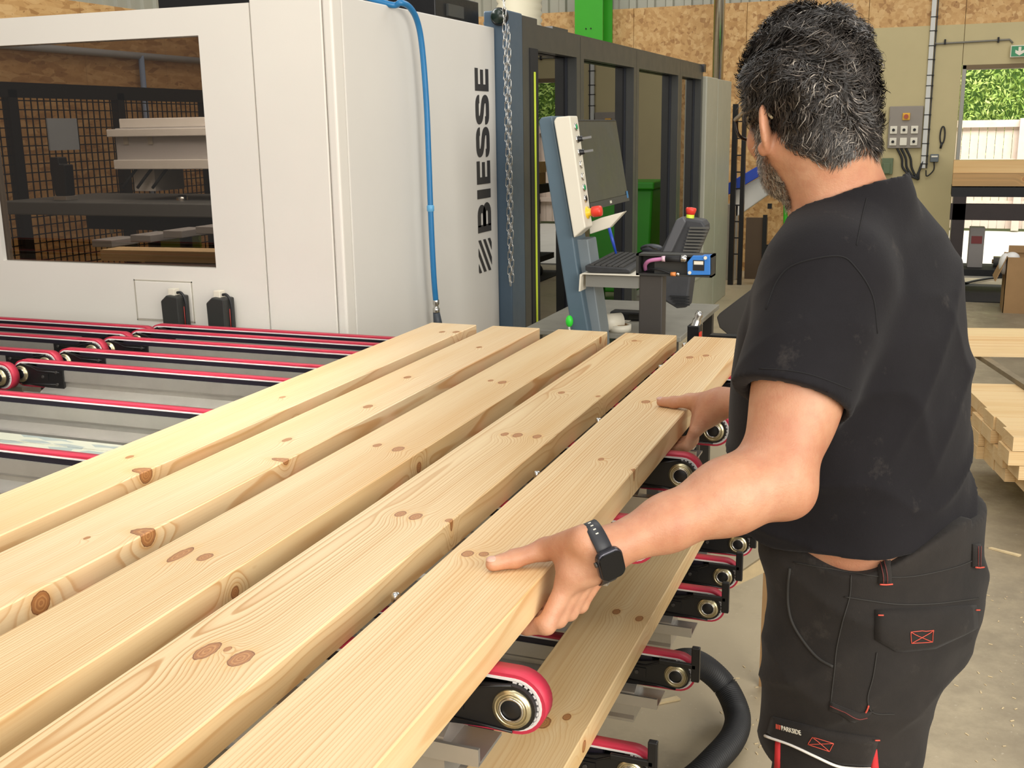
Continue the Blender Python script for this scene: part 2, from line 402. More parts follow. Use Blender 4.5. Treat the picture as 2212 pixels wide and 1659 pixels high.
# galvanised duct
p = thing('duct_pipe', 'shiny galvanised vertical pipe above the grey cabinet', 'pipe', (-2.13, 11.3, 1.8))
a = onY(1552, 100, 11.3)
MB().cyl((a.x, 11.3, 1.75), (a.x, 11.3, 4.6), .056, 28).build('tube', M_steel, p)
MB().lathe([(.056, 0), (.064, 0), (.064, .04), (.056, .04)], (a.x, 11.3, 3.1), (0, 0, 1), 28).build('collar', M_steel, p)
# conduit and cable tray on the beige wall
cn = thing('cable_trunking', 'pale plastic trunking running down the beige wall beside the switch panel', 'trunking', (-.12, 11.97, 1.2))
t0 = onY(2013, 0, 11.95); t1 = onY(1993, 372, 11.95)
MB().box(t1.x-.022, t1.x+.022, 11.94, 11.975, 1.10, 2.76).build('duct', mat('trunking_pvc', '#c9c9c4', .5), cn, bevel=.003)
MB().box(t1.x+.03, t1.x+.04, 11.955, 11.976, 1.10, 2.76).build('cable', M_rubber, cn)
for z in (2.55, 2.42, 2.28, 2.15, 2.0, 1.9, 1.78, 1.62, 1.48, 1.34, 1.22, 1.14):
    MB().box(t1.x-.026, t1.x+.044, 11.936, 11.976, z, z+.008).build('strap', M_blackmat, cn)
hz = 2.31
cb = thing('conduit_run', 'thin grey conduit running to the exit sign', 'conduit', (0.2, 11.96, hz))
MB().tube([(t1.x+.03, 11.96, hz), (t1.x+.05, 11.96, hz-.01), (.6, 11.96, hz+.004), (.63, 11.96, hz-.03)], .009, 8).build('tube', mat('conduit_grey', '#77746a', .5), cb)
for x in (.02, .5): MB().box(x-.008, x+.008, 11.945, 11.975, hz-.02, hz+.03).build('saddle', M_blackmat, cb)
# switch panel
A = onY(1922, 230, 11.93); B = onY(1989, 320, 11.93)
sp = thing('switch_panel', 'grey switch panel with six white switches and a yellow isolator', 'switch panel', (A.x, 11.95, B.z))
MB().box(A.x, B.x, 11.93, 11.976, B.z, A.z).build('backplate', M_wallgrey, sp, bevel=.006)
w = B.x-A.x; h = A.z-B.z
iso = MB().box(A.x+w*.40, A.x+w*.62, 11.908, 11.932, A.z-h*.33, A.z-h*.16).build('isolator', mat('isolator_yellow', '#e0a92a', .45), sp, bevel=.004)
MB().cyl((A.x+w*.51, 11.885, A.z-h*.245), (A.x+w*.51, 11.91, A.z-h*.245), .022, 12).build('knob', mat('isolator_red', '#a4452d', .45), iso)
for r in range(2):
    for cidx in range(3):
        x = A.x+w*(.16+.31*cidx); z = A.z-h*(.56+.28*r)
        k = MB().box(x-.034, x+.034, 11.912, 11.932, z-.038, z+.038).build('switch', M_cream, sp, bevel=.004)
        if not (r == 1 and cidx == 1): MB().cyl((x, 11.895, z), (x, 11.914, z), .014, 12).build('knob', M_blackmat, k)
# cables beneath it
for i, dx in enumerate((.30, .42, .56)):
    q0 = Vector((A.x+w*dx, 11.95, B.z)); x1 = t1.x-.005
    MB().tube(bezier([q0+Vector((0, 0, -.001)), (q0.x+.05, 11.945, B.z-.10), (q0.x+.07, 11.945, B.z-.2), ((q0.x+x1)/2+.05, 11.94, B.z-.29-.01*i), (x1-.03, 11.94, B.z-.23), (x1, 11.95, B.z-.13)], 6), .011, 8).build('cable', M_rubber, sp)
s2 = onY(2010, 333, 11.94); s3 = onY(2027, 350, 11.94)
sk = thing('wall_socket', 'small grey socket box beside the trunking on the beige wall', 'socket', (s2.x, 11.95, s3.z))
MB().box(s2.x, s3.x, 11.925, 11.976, s3.z, s2.z).build('box', mat('socket_grey', '#5b6468', .5), sk, bevel=.006)
MB().box(s2.x+.01, s3.x-.01, 11.92, 11.927, s2.z-.03, s2.z-.015).build('flap', M_cream, sk)
MB().tube(bezier([((s2.x+s3.x)/2, 11.95, s3.z), ((s2.x+s3.x)/2, 11.95, s3.z-.08), (s2.x-.02, 11.95, s3.z-.14), (t1.x+.03, 11.955, s3.z-.08)], 6), .006, 8).build('cable', M_rubber, sk)
l0 = onY(2036, 292, 11.95)
MBl = MB().tube([(l0.x+.022*math.sin(a), 11.955, l0.z+.085*math.cos(a)) for a in np.linspace(0, 2*math.pi, 20)[:-1]], .008, 6, closed=True)
MBl.tube([(l0.x, 11.955, l0.z-.07), (l0.x-.01, 11.955, l0.z-.13)], .012, 6)
tag(MBl.build('cable_loop', M_rubber, None, off=l0), 'short loop of dark cable hung on the beige wall', 'cable')
# exit sign
e0 = onY(2184, 98, 11.9); e1 = onY(2184, 124, 11.9)
ex = thing('exit_sign', 'green exit sign with white arrow above the doorway', 'sign', (e0.x, 11.92, e1.z))
MB().box(e0.x, e0.x+.34, 11.90, 11.975, e1.z, e0.z).build('case', M_cream, ex, bevel=.004)
ez = (e0.z+e1.z)/2; hh = (e0.z-e1.z)/2
MB().box(e0.x+.008, e0.x+.332, 11.896, 11.901, e1.z+.008, e0.z-.008).build('face', mat('sign_green', '#10814e', .4), ex)
ax = e0.x+.08
MB().prism([(ax-.012, ez+hh*.7), (ax+.012, ez+hh*.7), (ax+.012, ez-.0), (ax+.038, ez+.012), (ax+.038, ez-.016), (ax, ez-hh*.72), (ax-.038, ez-.016), (ax-.038, ez+.012), (ax-.012, ez)], 'y', 11.8935, 11.8965).build('arrow', M_cream, ex)
mm = MB().box(e0.x+.165, e0.x+.235, 11.8935, 11.8965, e1.z+.02, e0.z-.02)
mm.build('pictogram', M_cream, ex)
# ------------------------------------------------------------------ white machining centre
FY, SX, TZ = 3.08, -1.75, 1.955
mc = thing('machining_center', 'white machining centre housing with a bronze window and black maker lettering', 'machine', (-2.6, FY, 0))
w0, w1, wz0, wz1 = -3.176, -2.244, 1.113, 1.865
m = MB()
m.box(-3.9, w0, FY, FY+.05, .25, TZ); m.box(w1, -2.048, FY, FY+.05, .25, TZ)
m.box(w0, w1, FY, FY+.05, .25, wz0); m.box(w0, w1, FY, FY+.05, wz1, TZ)
m.build('front_door', M_white, mc)
MB().box(-2.045, -1.788, FY, FY+.05, .25, TZ+.01).build('corner_panel', M_white, mc, bevel=.004)
MB().box(-1.785, SX, FY-.002, FY+.06, .25, TZ+.012).build('corner_post', M_white, mc, bevel=.008, seg=3)
MB().box(SX-.05, SX, FY+.062, 4.425, .2, TZ+.012).build('side_panel', M_white2, mc, bevel=.004)
MB().box(-3.9, SX-.06, FY+.02, FY+.045, TZ-.05, TZ-.01).build('top_rail', M_white, mc)
MB().box(w0+.001, w1-.001, FY+.018, FY+.026, wz0+.001, wz1-.001).build('window_pane', M_tint, mc)
hm = MB()
for (a, b, c, d) in ((-2.592, -2.347, 1.060, 1.064), (-2.592, -2.347, .920, .924)): hm.box(a, b, FY-.0015, FY+.001, c, d)
hm.box(-2.592, -2.588, FY-.0015, FY+.001, .92, 1.064); hm.box(-2.351, -2.347, FY-.0015, FY+.001, .92, 1.064)
hm.build('hatch_joint', M_seam, mc)
MB().box(-2.587, -2.352, FY-.003, FY+.002, .9255, 1.059).build('hatch', M_white, mc, bevel=.002)
# small black connector housings on the front
for k, x in enumerate((-2.392, -2.208)):
    b = MB().prism([(x-.030, .86), (x+.036, .86), (x+.036, 1.02), (x-.010, 1.025), (x-.034, 1.005)], 'y', FY-.075, FY-.012).build('connector_housing', mat('housing_black', '#2b2c2a', .5, var=.05), mc, bevel=.004)
    MB().box(x-.034, x-.028, FY-.07, FY-.016, .875, .995).build('recess', M_blackmat, b)
    MB().box(x-.016, x+.010, FY-.055, FY-.025, 1.02, 1.045).build('clip', M_cream, b, bevel=.002)
    MB().tube(bezier([(x+.005, FY-.04, 1.03), (x+.028, FY-.04, 1.03), (x+.042, FY-.04, 1.0), (x+.042, FY-.04, .93), (x+.04, FY-.04, .86)], 6), .0045, 8).build('cable', M_rubber, b)
    MB().tube([(x+.0385, FY-.046, .985), (x+.0385, FY-.046, .90)], .0012, 6).build('wire', mat('red_wire', '#a8322c', .5), b)
# maker's name, reading upward on the side panel
def side_M(y, z, up=True):
    # text +x -> world +z, text +y -> world -y, normal -> +x
    return Matrix(((0, 0, 1, SX+.0015), (0, -1, 0, y), (1, 0, 0, z), (0, 0, 0, 1)))
M_logo = mat('logo_black', '#2c2b2d', .5)
LZ0, LZ1, LY0, LY1 = 1.135, 1.797, 4.20, 4.345
def letter(ch, z0, z1):
    """heavy extended capitals, drawn as filled pieces: s runs up (world z), t runs across (0 baseline..1 top)"""
    W_ = z1-z0; st = .27
    def P(poly): return [(LY1-(LY1-LY0)*t, z0+W_*s) for s, t in poly]
    def arcs(cx, cy, rx, ry, a0, a1, n=8): return [(cx+rx*math.cos(R_(a0+(a1-a0)*i/n)), cy+ry*math.sin(R_(a0+(a1-a0)*i/n))) for i in range(n+1)]
    out = []
    if ch == 'I': out = [[(0, 0), (1, 0), (1, 1), (0, 1)]]
    if ch == 'E': out = [[(0, 0), (.3, 0), (.3, 1), (0, 1)], [(.3, 0), (1, 0), (1, .22), (.3, .22)], [(.3, .40), (.95, .40), (.95, .61), (.3, .61)], [(.3, .78), (1, .78), (1, 1), (.3, 1)]]
    if ch in 'BS':
        pass
    return [P(q) for q in out]
lm = MB()
def strip(mb, cl, hw):
    """thick stroke along a centre line in (s,t) letter units already mapped to (y,z)"""
    n = len(cl); L = []; Rr = []
    for i, p in enumerate(cl):
        a = Vector(cl[max(0, i-1)]); b = Vector(cl[min(n-1, i+1)]); d = (b-a).normalized(); q = Vector((-d.y, d.x))
        L.append(Vector(p)+q*hw); Rr.append(Vector(p)-q*hw)
    vs = [(SX+.0006, p.x, p.y) for p in L]+[(SX+.0006, p.x, p.y) for p in Rr]+[(SX+.0016, p.x, p.y) for p in L]+[(SX+.0016, p.x, p.y) for p in Rr]
    fs = []
    for i in range(n-1):
        fs += [(2*n+i, 2*n+i+1, 3*n+i+1, 3*n+i), (i, i+1, n+i+1, n+i), (i, 2*n+i, 2*n+i+1, i+1), (n+i, n+i+1, 3*n+i+1, 3*n+i)]
    mb.add(vs, fs)
def word():
    spec = [('B', 1.135, 1.255), ('I', 1.275, 1.312), ('E', 1.334, 1.428), ('S', 1.446, 1.562), ('S', 1.578, 1.690), ('E', 1.708, 1.797)]
    for ch, z0, z1 in spec:
        for q in letter(ch, z0, z1): lm.prism(q, 'x', SX+.0006, SX+.0016)
        Wz = z1-z0; Hy = LY1-LY0
        def mp(s, t): return (LY1-Hy*t, z0+Wz*s)
        hw = Hy*.115
        if ch == 'B':
            lm.prism([mp(0, 0), mp(.26, 0), mp(.26, 1), mp(0, 1)], 'x', SX+.0006, SX+.0016)
            for (t0, t1, sw) in ((.115, .50, .88), (.50, .885, .82)):
                c = [(.2, t0)]+[(sw-.22+.22*math.sin(R_(a)), (t0+t1)/2-(t1-t0)/2*math.cos(R_(a))) for a in range(0, 181, 20)]+[(.2, t1)]
                strip(lm, [mp(*q) for q in c], hw)
        if ch == 'S':
            c = [(.12, .30), (.13, .2), (.24, .125), (.5, .115), (.76, .125), (.87, .2), (.88, .32), (.8, .42), (.62, .48), (.38, .53), (.2, .6), (.13, .7), (.14, .81), (.26, .875), (.5, .885), (.74, .875), (.86, .80), (.87, .72)]
            c = [(a.x, a.y) for a in bezier([(x, y, 0) for x, y in c], 3)]
            strip(lm, [mp(*q) for q in c], hw)
word()
lm.build('lettering', M_logo, mc)
em = MB()
def clip_y(poly, lo, hi):
    for lim, sg in ((lo, 1), (hi, -1)):
        out = []
        for a, b in zip(poly, poly[1:]+poly[:1]):
            ia, ib = (a[0]-lim)*sg >= 0, (b[0]-lim)*sg >= 0
            if ia: out.append(a)
            if ia != ib: t = (lim-a[0])/(b[0]-a[0]); out.append((lim, a[1]+t*(b[1]-a[1])))
        poly = out
        if not poly: break
    return poly
for k in range(-3, 4):      # slanted-stripe emblem below the word
    y0 = LY0+k*.052; pl_ = clip_y([(y0, 1.105), (y0+.026, 1.105), (y0+.136, .968), (y0+.110, .968)], LY0, LY1)
    if len(pl_) > 2: em.prism(pl_, 'x', SX+.0006, SX+.0016)
em.build('emblem', M_logo, mc)
# slate pillar beside the side panel
pl = thing('machine_pillar', 'slate blue machine pillar with round lamp and lime light strip', 'pillar', (-1.75, 4.6, 0))
MB().box(-1.80, -1.69, 4.43, 4.60, .1, 2.035).build('post', M_slate, pl, bevel=.006)
MB().box(-1.80, -1.692, 4.602, 4.80, .1, 2.03).build('side_profile', M_frame, pl, bevel=.004)
MB().box(-1.70, -1.6885, 4.69, 4.795, .1, 1.90).build('light_channel', M_blackmat, pl)
MB().box(-1.6895, -1.684, 4.735, 4.752, .15, 1.80).build('light_strip', M_lime, pl, bevel=.002)
k0 = onY(1079, 36, 4.42)
lp = MB().lathe([(0, -.035), (.024, -.033), (.03, -.025), (.03, .012)], (k0.x, 4.42, k0.z), (0, 1, 0), 24).build('round_lamp', mat('lamp_dark_green', '#1c2a24', .25), pl)
MB().lathe([(.03, -.01), (.036, -.01), (.036, .012), (.03, .012)], (k0.x, 4.42, k0.z), (0, 1, 0), 24).build('bezel', M_blackmat, lp)
# dark glazed enclosure running back from the pillar
ge = thing('glazed_enclosure', 'dark framed enclosure with smoked glass doors behind the console', 'enclosure', (-1.8, 7.0, 0))
edges = [4.80, 5.722, 6.905, 8.18, 9.03]
for i, (a, b) in enumerate(zip(edges[:-1], edges[1:])):
    a += .006; f = MB(); st = .062
    f.box(-1.83, -1.78, a, b, 1.912, 2.018); f.box(-1.83, -1.78, a, b, .12, .22)
    f.box(-1.83, -1.78, a, a+st, .22, 1.912); f.box(-1.83, -1.78, b-st, b, .22, 1.912)
    o = f.build('door_frame', M_frame, ge)
    r = MB(); r.box(-1.90, -1.83, a, a+st, .12, 2.0); r.box(-1.90, -1.83, b-st-.012, b, .12, 2.0); r.box(-1.90, -1.83, a, b, 1.925, 2.0)
    r.build('reveal', mat('navy_reveal', '#161b26', .5), ge)
    MB().box(-1.846, -1.840, a+st+.001, b-st-.013, .2, 1.924).build('pane', M_dark, ge)
MB().box(-1.96, -1.79, 4.82, 9.03, 2.018, 2.03).build('top_cap', M_frame, ge)
MB().box(-1.9, -1.76, 8.98, 9.05, 1.97, 2.03).build('end_cap', M_black, ge)
MB().box(-1.9, -1.84, 5.45, 5.70, 2.03, 2.055).build('cable_box', M_frame, ge)
MB().box(-1.98, -1.97, 4.85, 9.0, .1, 2.0).build('inner_sheet', mat('inner_dark', '#26211e', .7), ge)
# grey electrical cabinet at the end
gc = thing('electrical_cabinet', 'tall pale grey cabinet at the far end of the glazed enclosure', 'cabinet', (-1.95, 9.7, 0))
MB().box(-2.25, -1.75, 9.06, 9.55, 0.0, 1.94).build('body', M_grey, gc, bevel=.01, seg=3)
MB().box(-2.25, -1.75, 9.555, 10.20, 0.0, 1.935).build('door', M_grey, gc, bevel=.006)
lc = thing('low_cabinet', 'low grey cabinet along the foot of the smoked glass doors', 'cabinet', (-1.735, 8.3, 0))
MB().box(-1.774, -1.70, 7.6, 9.05, 0.0, .36).build('body', M_grey, lc, bevel=.004)
MB().box(-1.774, -1.695, 7.595, 9.055, .361, .38).build('lid', M_grey, lc, bevel=.003)
# black tray and fan on top of the machine, near the pillar
bt = thing('cable_tray', 'black cable tray box on top of the white housing', 'cable tray', (-1.9, 4.0, 1.97))
MB().box(-2.6, -1.95, 3.35, 4.5, 1.985, 2.03).build('tray', M_black, bt, bevel=.004)
MB().box(-2.0, -1.80, 3.95, 4.38, 1.97, 2.065).build('box', M_black, bt, bevel=.004)
MB().box(-1.80, -1.79, 4.05, 4.2, 1.985, 2.03).build('plate', M_frame, bt)
dk = thing('flexible_duct', 'ribbed pale flexible duct behind the pillar top', 'duct', (-2.2, 6.4, 2.3))
cpt = onY(1125, 20, 6.3); mb = MB(); pr = []
for i in range(60):
    pr.append((.13+(.012 if i % 2 else 0), i*.02))
mb.lathe(pr, (cpt.x-.12, 6.6, 2.02), (0, 0, 1), 28).build('hose', mat('duct_cream', '#b9b29a', .6), dk)
# blue air hose
hp = [(-1.80, 3.40, 1.990), tuple(onX(848, 11, -1.74)), tuple(onX(866, 6, -1.71))]
for (px, py) in ((886, 17), (902, 48), (912, 105), (921, 220), (926, 340), (930, 450), (934, 540), (938, 610), (942, 655)): hp.append(tuple(onX(px, py, -1.70)))
ah = thing('air_hose', 'bright blue air hose draped down the white side panel', 'hose', (-1.7, 3.7, .85))
MB().tube(bezier(hp, 6), .0105, 14).build('tube', M_blue, ah)
j = onX(930, 450, -1.70); MB().lathe([(.011, -.012), (.0135, -.008), (.0135, .008), (.011, .012)], j, (0, 0, 1), 14).build('tape_joint', mat('blue_tape', '#5fa6d4', .4), ah)
j = onX(942, 657, -1.70); k2 = onX(946, 700, -1.70)
MB().lathe([(.009, .02), (.012, .015), (.012, 0), (.009, -.004), (.009, -.012), (.013, -.016), (.013, -.03), (.006, -.034)], j, (0, 0, 1), 16).build('clamp', M_steel, ah)
cp = MB().tube([j+Vector((0, 0, -.03)), k2, k2+Vector((0, 0, -.05))], [.013, .017, .016], 14).build('coupling', mat('coupling_grey', '#3a4048', .45), ah)
MB().cyl(k2+Vector((.012, -.012, 0)), k2+Vector((.014, -.018, 0)), .006, 12).build('button', mat('blue_button', '#2a8fe0', .4), cp)
# hanging chain : single links
ch = thing('hanging_chain', 'thin steel chain hanging beside the slate pillar', 'chain', (-1.7, 4.38, .95))
def link(mb, c, ax, L=.020, Wd=.0075, r=.0016):
    pts = []
    for i in range(12):
        a = 2*math.pi*i/12
        u = math.sin(a)*Wd; v = math.cos(a)*Wd+(L-Wd if math.cos(a) > 0 else -(L-Wd))
        pts.append(Vector(c)+(Vector((u, 0, v)) if ax else Vector((0, u, v))))
    mb.tube(pts, r, 6, closed=True)
base = MB(); link(base, (0, 0, 0), 0); me0 = base.mesh('link'); me0.materials.append(M_steel)
base = MB(); link(base, (0, 0, 0), 1); me1 = base.mesh('link'); me1.materials.append(M_steel)
z = 2.08; i = 0
def lk(x, y, z, i):
    o = bpy.data.objects.new('link', me0 if i % 2 else me1); COL.objects.link(o); o.parent = ch; o.location = Vector((x, y, z))-ch.location
while z > .93:
    t = (2.08-z)/1.15; lk(-1.675, 4.345+.02*t+.004*math.sin(i), z, i); z -= .031; i += 1
for i in range(34): lk(-1.668, 4.375+.003*math.sin(i*1.3), .93+i*.031, i)
lk(-1.672, 4.365, .915, 1)
# ---- inside the machine, seen through the window
gan = thing('gantry_carriage', 'white boxed gantry carriage seen through the bronze window', 'carriage', (-2.7, 4.9, 1.2))
a = onY(245, 265, 4.9); b = onY(470, 365, 4.9)
MB().box(a.x, b.x+.35, 4.9, 5.4, b.z+.0, a.z-.03).build('casing', mat('head_white', '#b9b7b6', .5), gan, bevel=.006)
MB().box(a.x-.02, b.x+.35, 4.86, 5.44, a.z-.075, a.z-.035).build('rib', M_white2, gan, bevel=.004)
MB().box(a.x+.02, b.x+.35, 4.92, 5.4, a.z-.03, a.z+.02).build('cover', M_white2, gan, bevel=.004)
MB().box(a.x, b.x+.35, 4.87, 5.42, b.z, b.z+.05).build('lower_rib', M_white2, gan, bevel=.004)
for dx in (.06, .22): MB().box(a.x+dx, a.x+dx+.03, 4.894, 4.902, b.z+.13, b.z+.17).build('latch', M_seam, gan)
MB().box(a.x+.06, a.x+.2, 4.95, 5.2, b.z-.12, b.z).build('neck', M_white2, gan)
for q in range(3): MB().tube(bezier([(a.x+.1+.1*q, 4.93, b.z), (a.x+.06+.1*q, 4.9, b.z-.06), (a.x+.02+.1*q, 4.9, b.z-.1)], 5), .009, 6).build('cable', M_rubber, gan)
bm_ = thing('gantry_beam', 'grey gantry beam inside the machine', 'beam', (-2.8, 4.8, 1.1))
g0 = onY(0, 432, 4.75); g1 = onY(460, 412, 4.75)
MB().box(g0.x+.02, g1.x+.4, 4.70, 5.5, g0.z-.075, g0.z-.005).build('table', mat('beam_grey', '#5f6160', .5), bm_, bevel=.006)
MB().box(g0.x+.5, g1.x+.4, 4.85, 5.4, g0.z-.16, g0.z-.078).build('underside', M_blackmat, bm_)
u = onY(140, 420, 4.85)
bu = thing('camera_unit', 'black camera unit standing on the gantry beam', 'sensor', (u.x, 4.85, g0.z-.005))
MB().box(u.x-.045, u.x+.045, 4.81, 4.9, g0.z-.005, g0.z+.02).build('foot', M_alu, bu, bevel=.003)
MB().prism([(u.x-.04, g0.z+.02), (u.x+.04, g0.z+.02), (u.x+.045, g0.z+.19), (u.x+.01, g0.z+.19), (u.x+.005, g0.z+.23), (u.x-.055, g0.z+.23), (u.x-.06, g0.z+.15)], 'y', 4.82, 4.89).build('body', M_black, bu, bevel=.006)
for q, (px, py) in enumerate(((240, 485), (395, 450))):
    s = onY(px, py, 4.95)
    tl = thing('tool_spindle', ('steel drill spindle under the beam, nearer the black camera unit' if q == 0 else 'steel spindle under the beam beside the lime panel'), 'spindle', (s.x, 4.95, s.z))
    MB().lathe([(.0, -.05), (.012, -.05), (.012, 0), (.03, .01), (.03, .06), (.02, .07), (.02, g0.z-.16-s.z)], s, (0, 0, 1), 16).build('body', M_steel, tl)
lg = onY(375, 475, 5.6)
gp = thing('lime_panel', 'lime green panel in the shade below the beam', 'panel', (lg.x, 5.6, .9))
MB().box(lg.x-.12, lg.x+.18, 5.6, 5.62, 0, lg.z+.12).build('sheet', mat('lime_paint', '#8aa02a', .5), gp, bevel=.003)
MB().box(lg.x-.12, lg.x+.18, 5.59, 5.6, lg.z-.12, lg.z-.1).build('lip', mat('lime_paint', '#8aa02a', .5), gp)
# ------------------------------------------------------------------ belt conveyors
ZB = .957
RB = .037
def stadium(x0, x1, r, zc, n=14):
    pts = []
    for i in range(n+1):
        a = math.pi/2-math.pi*i/n; pts.append((x1+r*math.cos(a), zc+r*math.sin(a)))
    for i in range(n+1):
        a = -math.pi/2-math.pi*i/n; pts.append((x0+r*math.cos(a), zc+r*math.sin(a)))
    return pts
_cv = {}
def conveyor_meshes(L):
    """meshes in local space: belt top at z=0, x from 0 to L, y across"""
    if L in _cv: return _cv[L]
    d = {}; hw = .0125; xa, xb, zc = RB, L-RB, -RB
    d['belt'] = (MB().ring(stadium(xa, xb, RB, zc), stadium(xa, xb, RB-.0045, zc), 'y', -hw, hw), M_red)
    core = MB().ring(stadium(xa, xb, RB-.0044, zc), stadium(xa, xb, RB-.0078, zc), 'y', -hw-.0008, hw+.0008)
    for e, cx in ((1, xb), (-1, xa)):
        for i in range(13):
            a = math.pi/2-math.pi*i/12
            for s in (0,):
                c = Vector((cx+e*math.cos(a)*(RB-.0100), 0, zc+math.sin(a)*(RB-.0100)))
                M = Matrix.Translation(c) @ Matrix.Rotation(-math.atan2(math.sin(a), e*math.cos(a)), 4, 'Y')
                core.box(-.0028, .0028, -hw-.0008, hw+.0008, -.0022, .0022, M)
    d['belt_core'] = (core, M_beltw)
    g = MB().box(xa+.05, xb-.05, -.0135, .0135, -.020, -.0085); d['guide_strip'] = (g, mat('guide_strip_black', '#17131f', .45))
    prof = [(.016, -.0201), (-.016, -.0201), (-.0175, -.050), (-.013, -.056), (-.013, -.066), (-.040, -.078), (-.042, -.082), (-.040, -.128), (-.046, -.134), (-.046, -.140), (.030, -.140), (.030, -.082), (.016, -.066)]
    d['rail'] = (MB().prism(prof, 'x', .115, L-.115), M_alu)
    for k, (e, cx) in enumerate(((-1, xa), (1, xb))):
        nm = ('', '.001')[k]
        d['pulley'+nm] = (MB().lathe([(0, -.0125), (RB-.0145, -.0125), (RB-.0145, .0125), (0, .0125)], (cx, 0, zc), (0, 1, 0), 28), M_darkm)
        p = stadium(0, 0, .0265, 0, 12)
        # moulded black cover plate with a rounded nose
        x1 = cx-e*.145
        poly = []
        for i in range(13):
            a = (math.pi/2-math.pi*i/12); poly.append((cx+e*.0275*math.cos(a), zc+.0275*math.sin(a)))
        poly += [(x1, zc-.036), (x1, zc+.019), (cx-e*.07, zc+.0195), (cx-e*.05, zc+.0225)]
        if e < 0: poly = poly[::-1]
        d['cover_plate'+nm] = (MB().prism(poly, 'y', -.0215, -.0145).prism(poly, 'y', .0145, .0215), M_black)
        rib = MB()
        for q in (0,):
            pth = [(cx-e*.135, zc+.012), (cx-e*.06, zc+.012), (cx-e*.036, zc+.022), (cx, zc+.029)]
            rib.tube([(x, -.0225, z) for x, z in pth], .0016, 6)
            rib.tube([(cx-e*.125, -.0225, zc-.022), (cx-e*.04, -.0225, zc-.026), (cx, -.0225, zc-.029)], .0016, 6)
            rib.box(min(cx-e*.06, cx-e*.095), max(cx-e*.06, cx-e*.095), -.0235, -.021, zc-.012, zc+.006)
        d['rib'+nm] = (rib, M_black)
        d['bearing'+nm] = (MB().lathe([(.0145, -.0215), (.0145, -.0262), (.0175, -.0262), (.0175, -.025), (.0185, -.025), (.0185, -.0262), (.0205, -.0262), (.0205, -.0252), (.0225, -.0258), (.0235, -.0215)], (cx, 0, zc), (0, 1, 0), 32), M_brass)
        d['hub'+nm] = (MB().lathe([(0, -.0252), (.0128, -.0252), (.0145, -.0240), (.0145, -.0215)], (cx, 0, zc), (0, 1, 0), 24), M_black)
        d['hub_ring'+nm] = (MB().lathe([(.0125, -.0254), (.0125, -.0268), (.0150, -.0268), (.0150, -.0254)], (cx, 0, zc), (0, 1, 0), 32, True), M_steel)
        bl = MB()
        for dx, dz in ((.078, -.003), (.125, .012), (.125, -.022)):
            bl.cyl((cx-e*dx, -.0215, zc+dz), (cx-e*dx, -.0265, zc+dz), .0042, 6)
        d['bolts'+nm] = (bl, M_darkm)
        d['support_angle'+nm] = (MB().box(min(cx-e*.145, cx-e*.03), max(cx-e*.145, cx-e*.03), -.052, -.047, -.098, -.078).box(min(cx-e*.145, cx-e*.03), max(cx-e*.145, cx-e*.03), -.052, .02, -.100, -.096), M_alu)
    _cv[L] = {}
    for k, (mb, mt) in d.items():
        me = mb.mesh(k.split('.')[0]); me.materials.append(mt); _cv[L][k] = me
    return _cv[L]
def conveyor(x0, x1, y, z, label, group, stop=False):
    L = round(x1-x0, 3); c = thing('belt_conveyor', label, 'conveyor', (x0, y, z), group)
    for k, me in conveyor_meshes(L).items():
        nm = {'bolts': 'bolt_set'}.get(k.split('.')[0], k.split('.')[0])
        o = bpy.data.objects.new(nm, me); COL.objects.link(o); o.parent = c
    if stop:
        s = MB().box(L-.070, L+.004, -.031, -.024, -.014, -.003).box(L-.006, L+.010, -.031, -.019, -.040, .032)
        s.build('end_stop', M_black, c, off=(0, 0, 0), bevel=.002)
    return c
XR = -.368
UP = [2.86, 2.76, 2.632, 2.447, 2.282]
nmU = ['farthest', 'second farthest', 'third farthest', 'fourth farthest', 'fifth farthest']
for y, n in zip(UP, nmU): conveyor(-2.352, XR, y, ZB, f'red belt conveyor of the right-hand upper set, {n} of five', 'upper belts, right-hand set')
for y, n in zip([2.822, 2.716, 2.594, 2.405, 2.238], nmU): conveyor(-5.2, -2.300, y-.011, ZB, f'red belt conveyor of the left-hand upper set, {n} of five', 'upper belts, left-hand set')
conveyor(-5.2, XR, 1.957, ZB, 'long red belt conveyor just beyond the blue-grey beam', 'upper full-length belts')
conveyor(-5.2, XR, 1.592, ZB, 'long red belt conveyor on the near side of the blue-grey beam', 'upper full-length belts')
conveyor(-5.2, XR, 1.063, ZB, 'long red belt conveyor with the nearest big pulley under the held plank', 'upper full-length belts')
ZL = 1.56-1.012
for y, n in zip([2.68, 2.462, 2.277, 1.95, 1.60, 1.10], ['farthest', 'second farthest', 'third farthest', 'fourth farthest', 'fifth farthest', 'nearest']):
    conveyor(-2.9, -.368, y, ZL, f'lower red belt conveyor with black end stop, {n} of six', 'lower belts with end stops', stop=True)
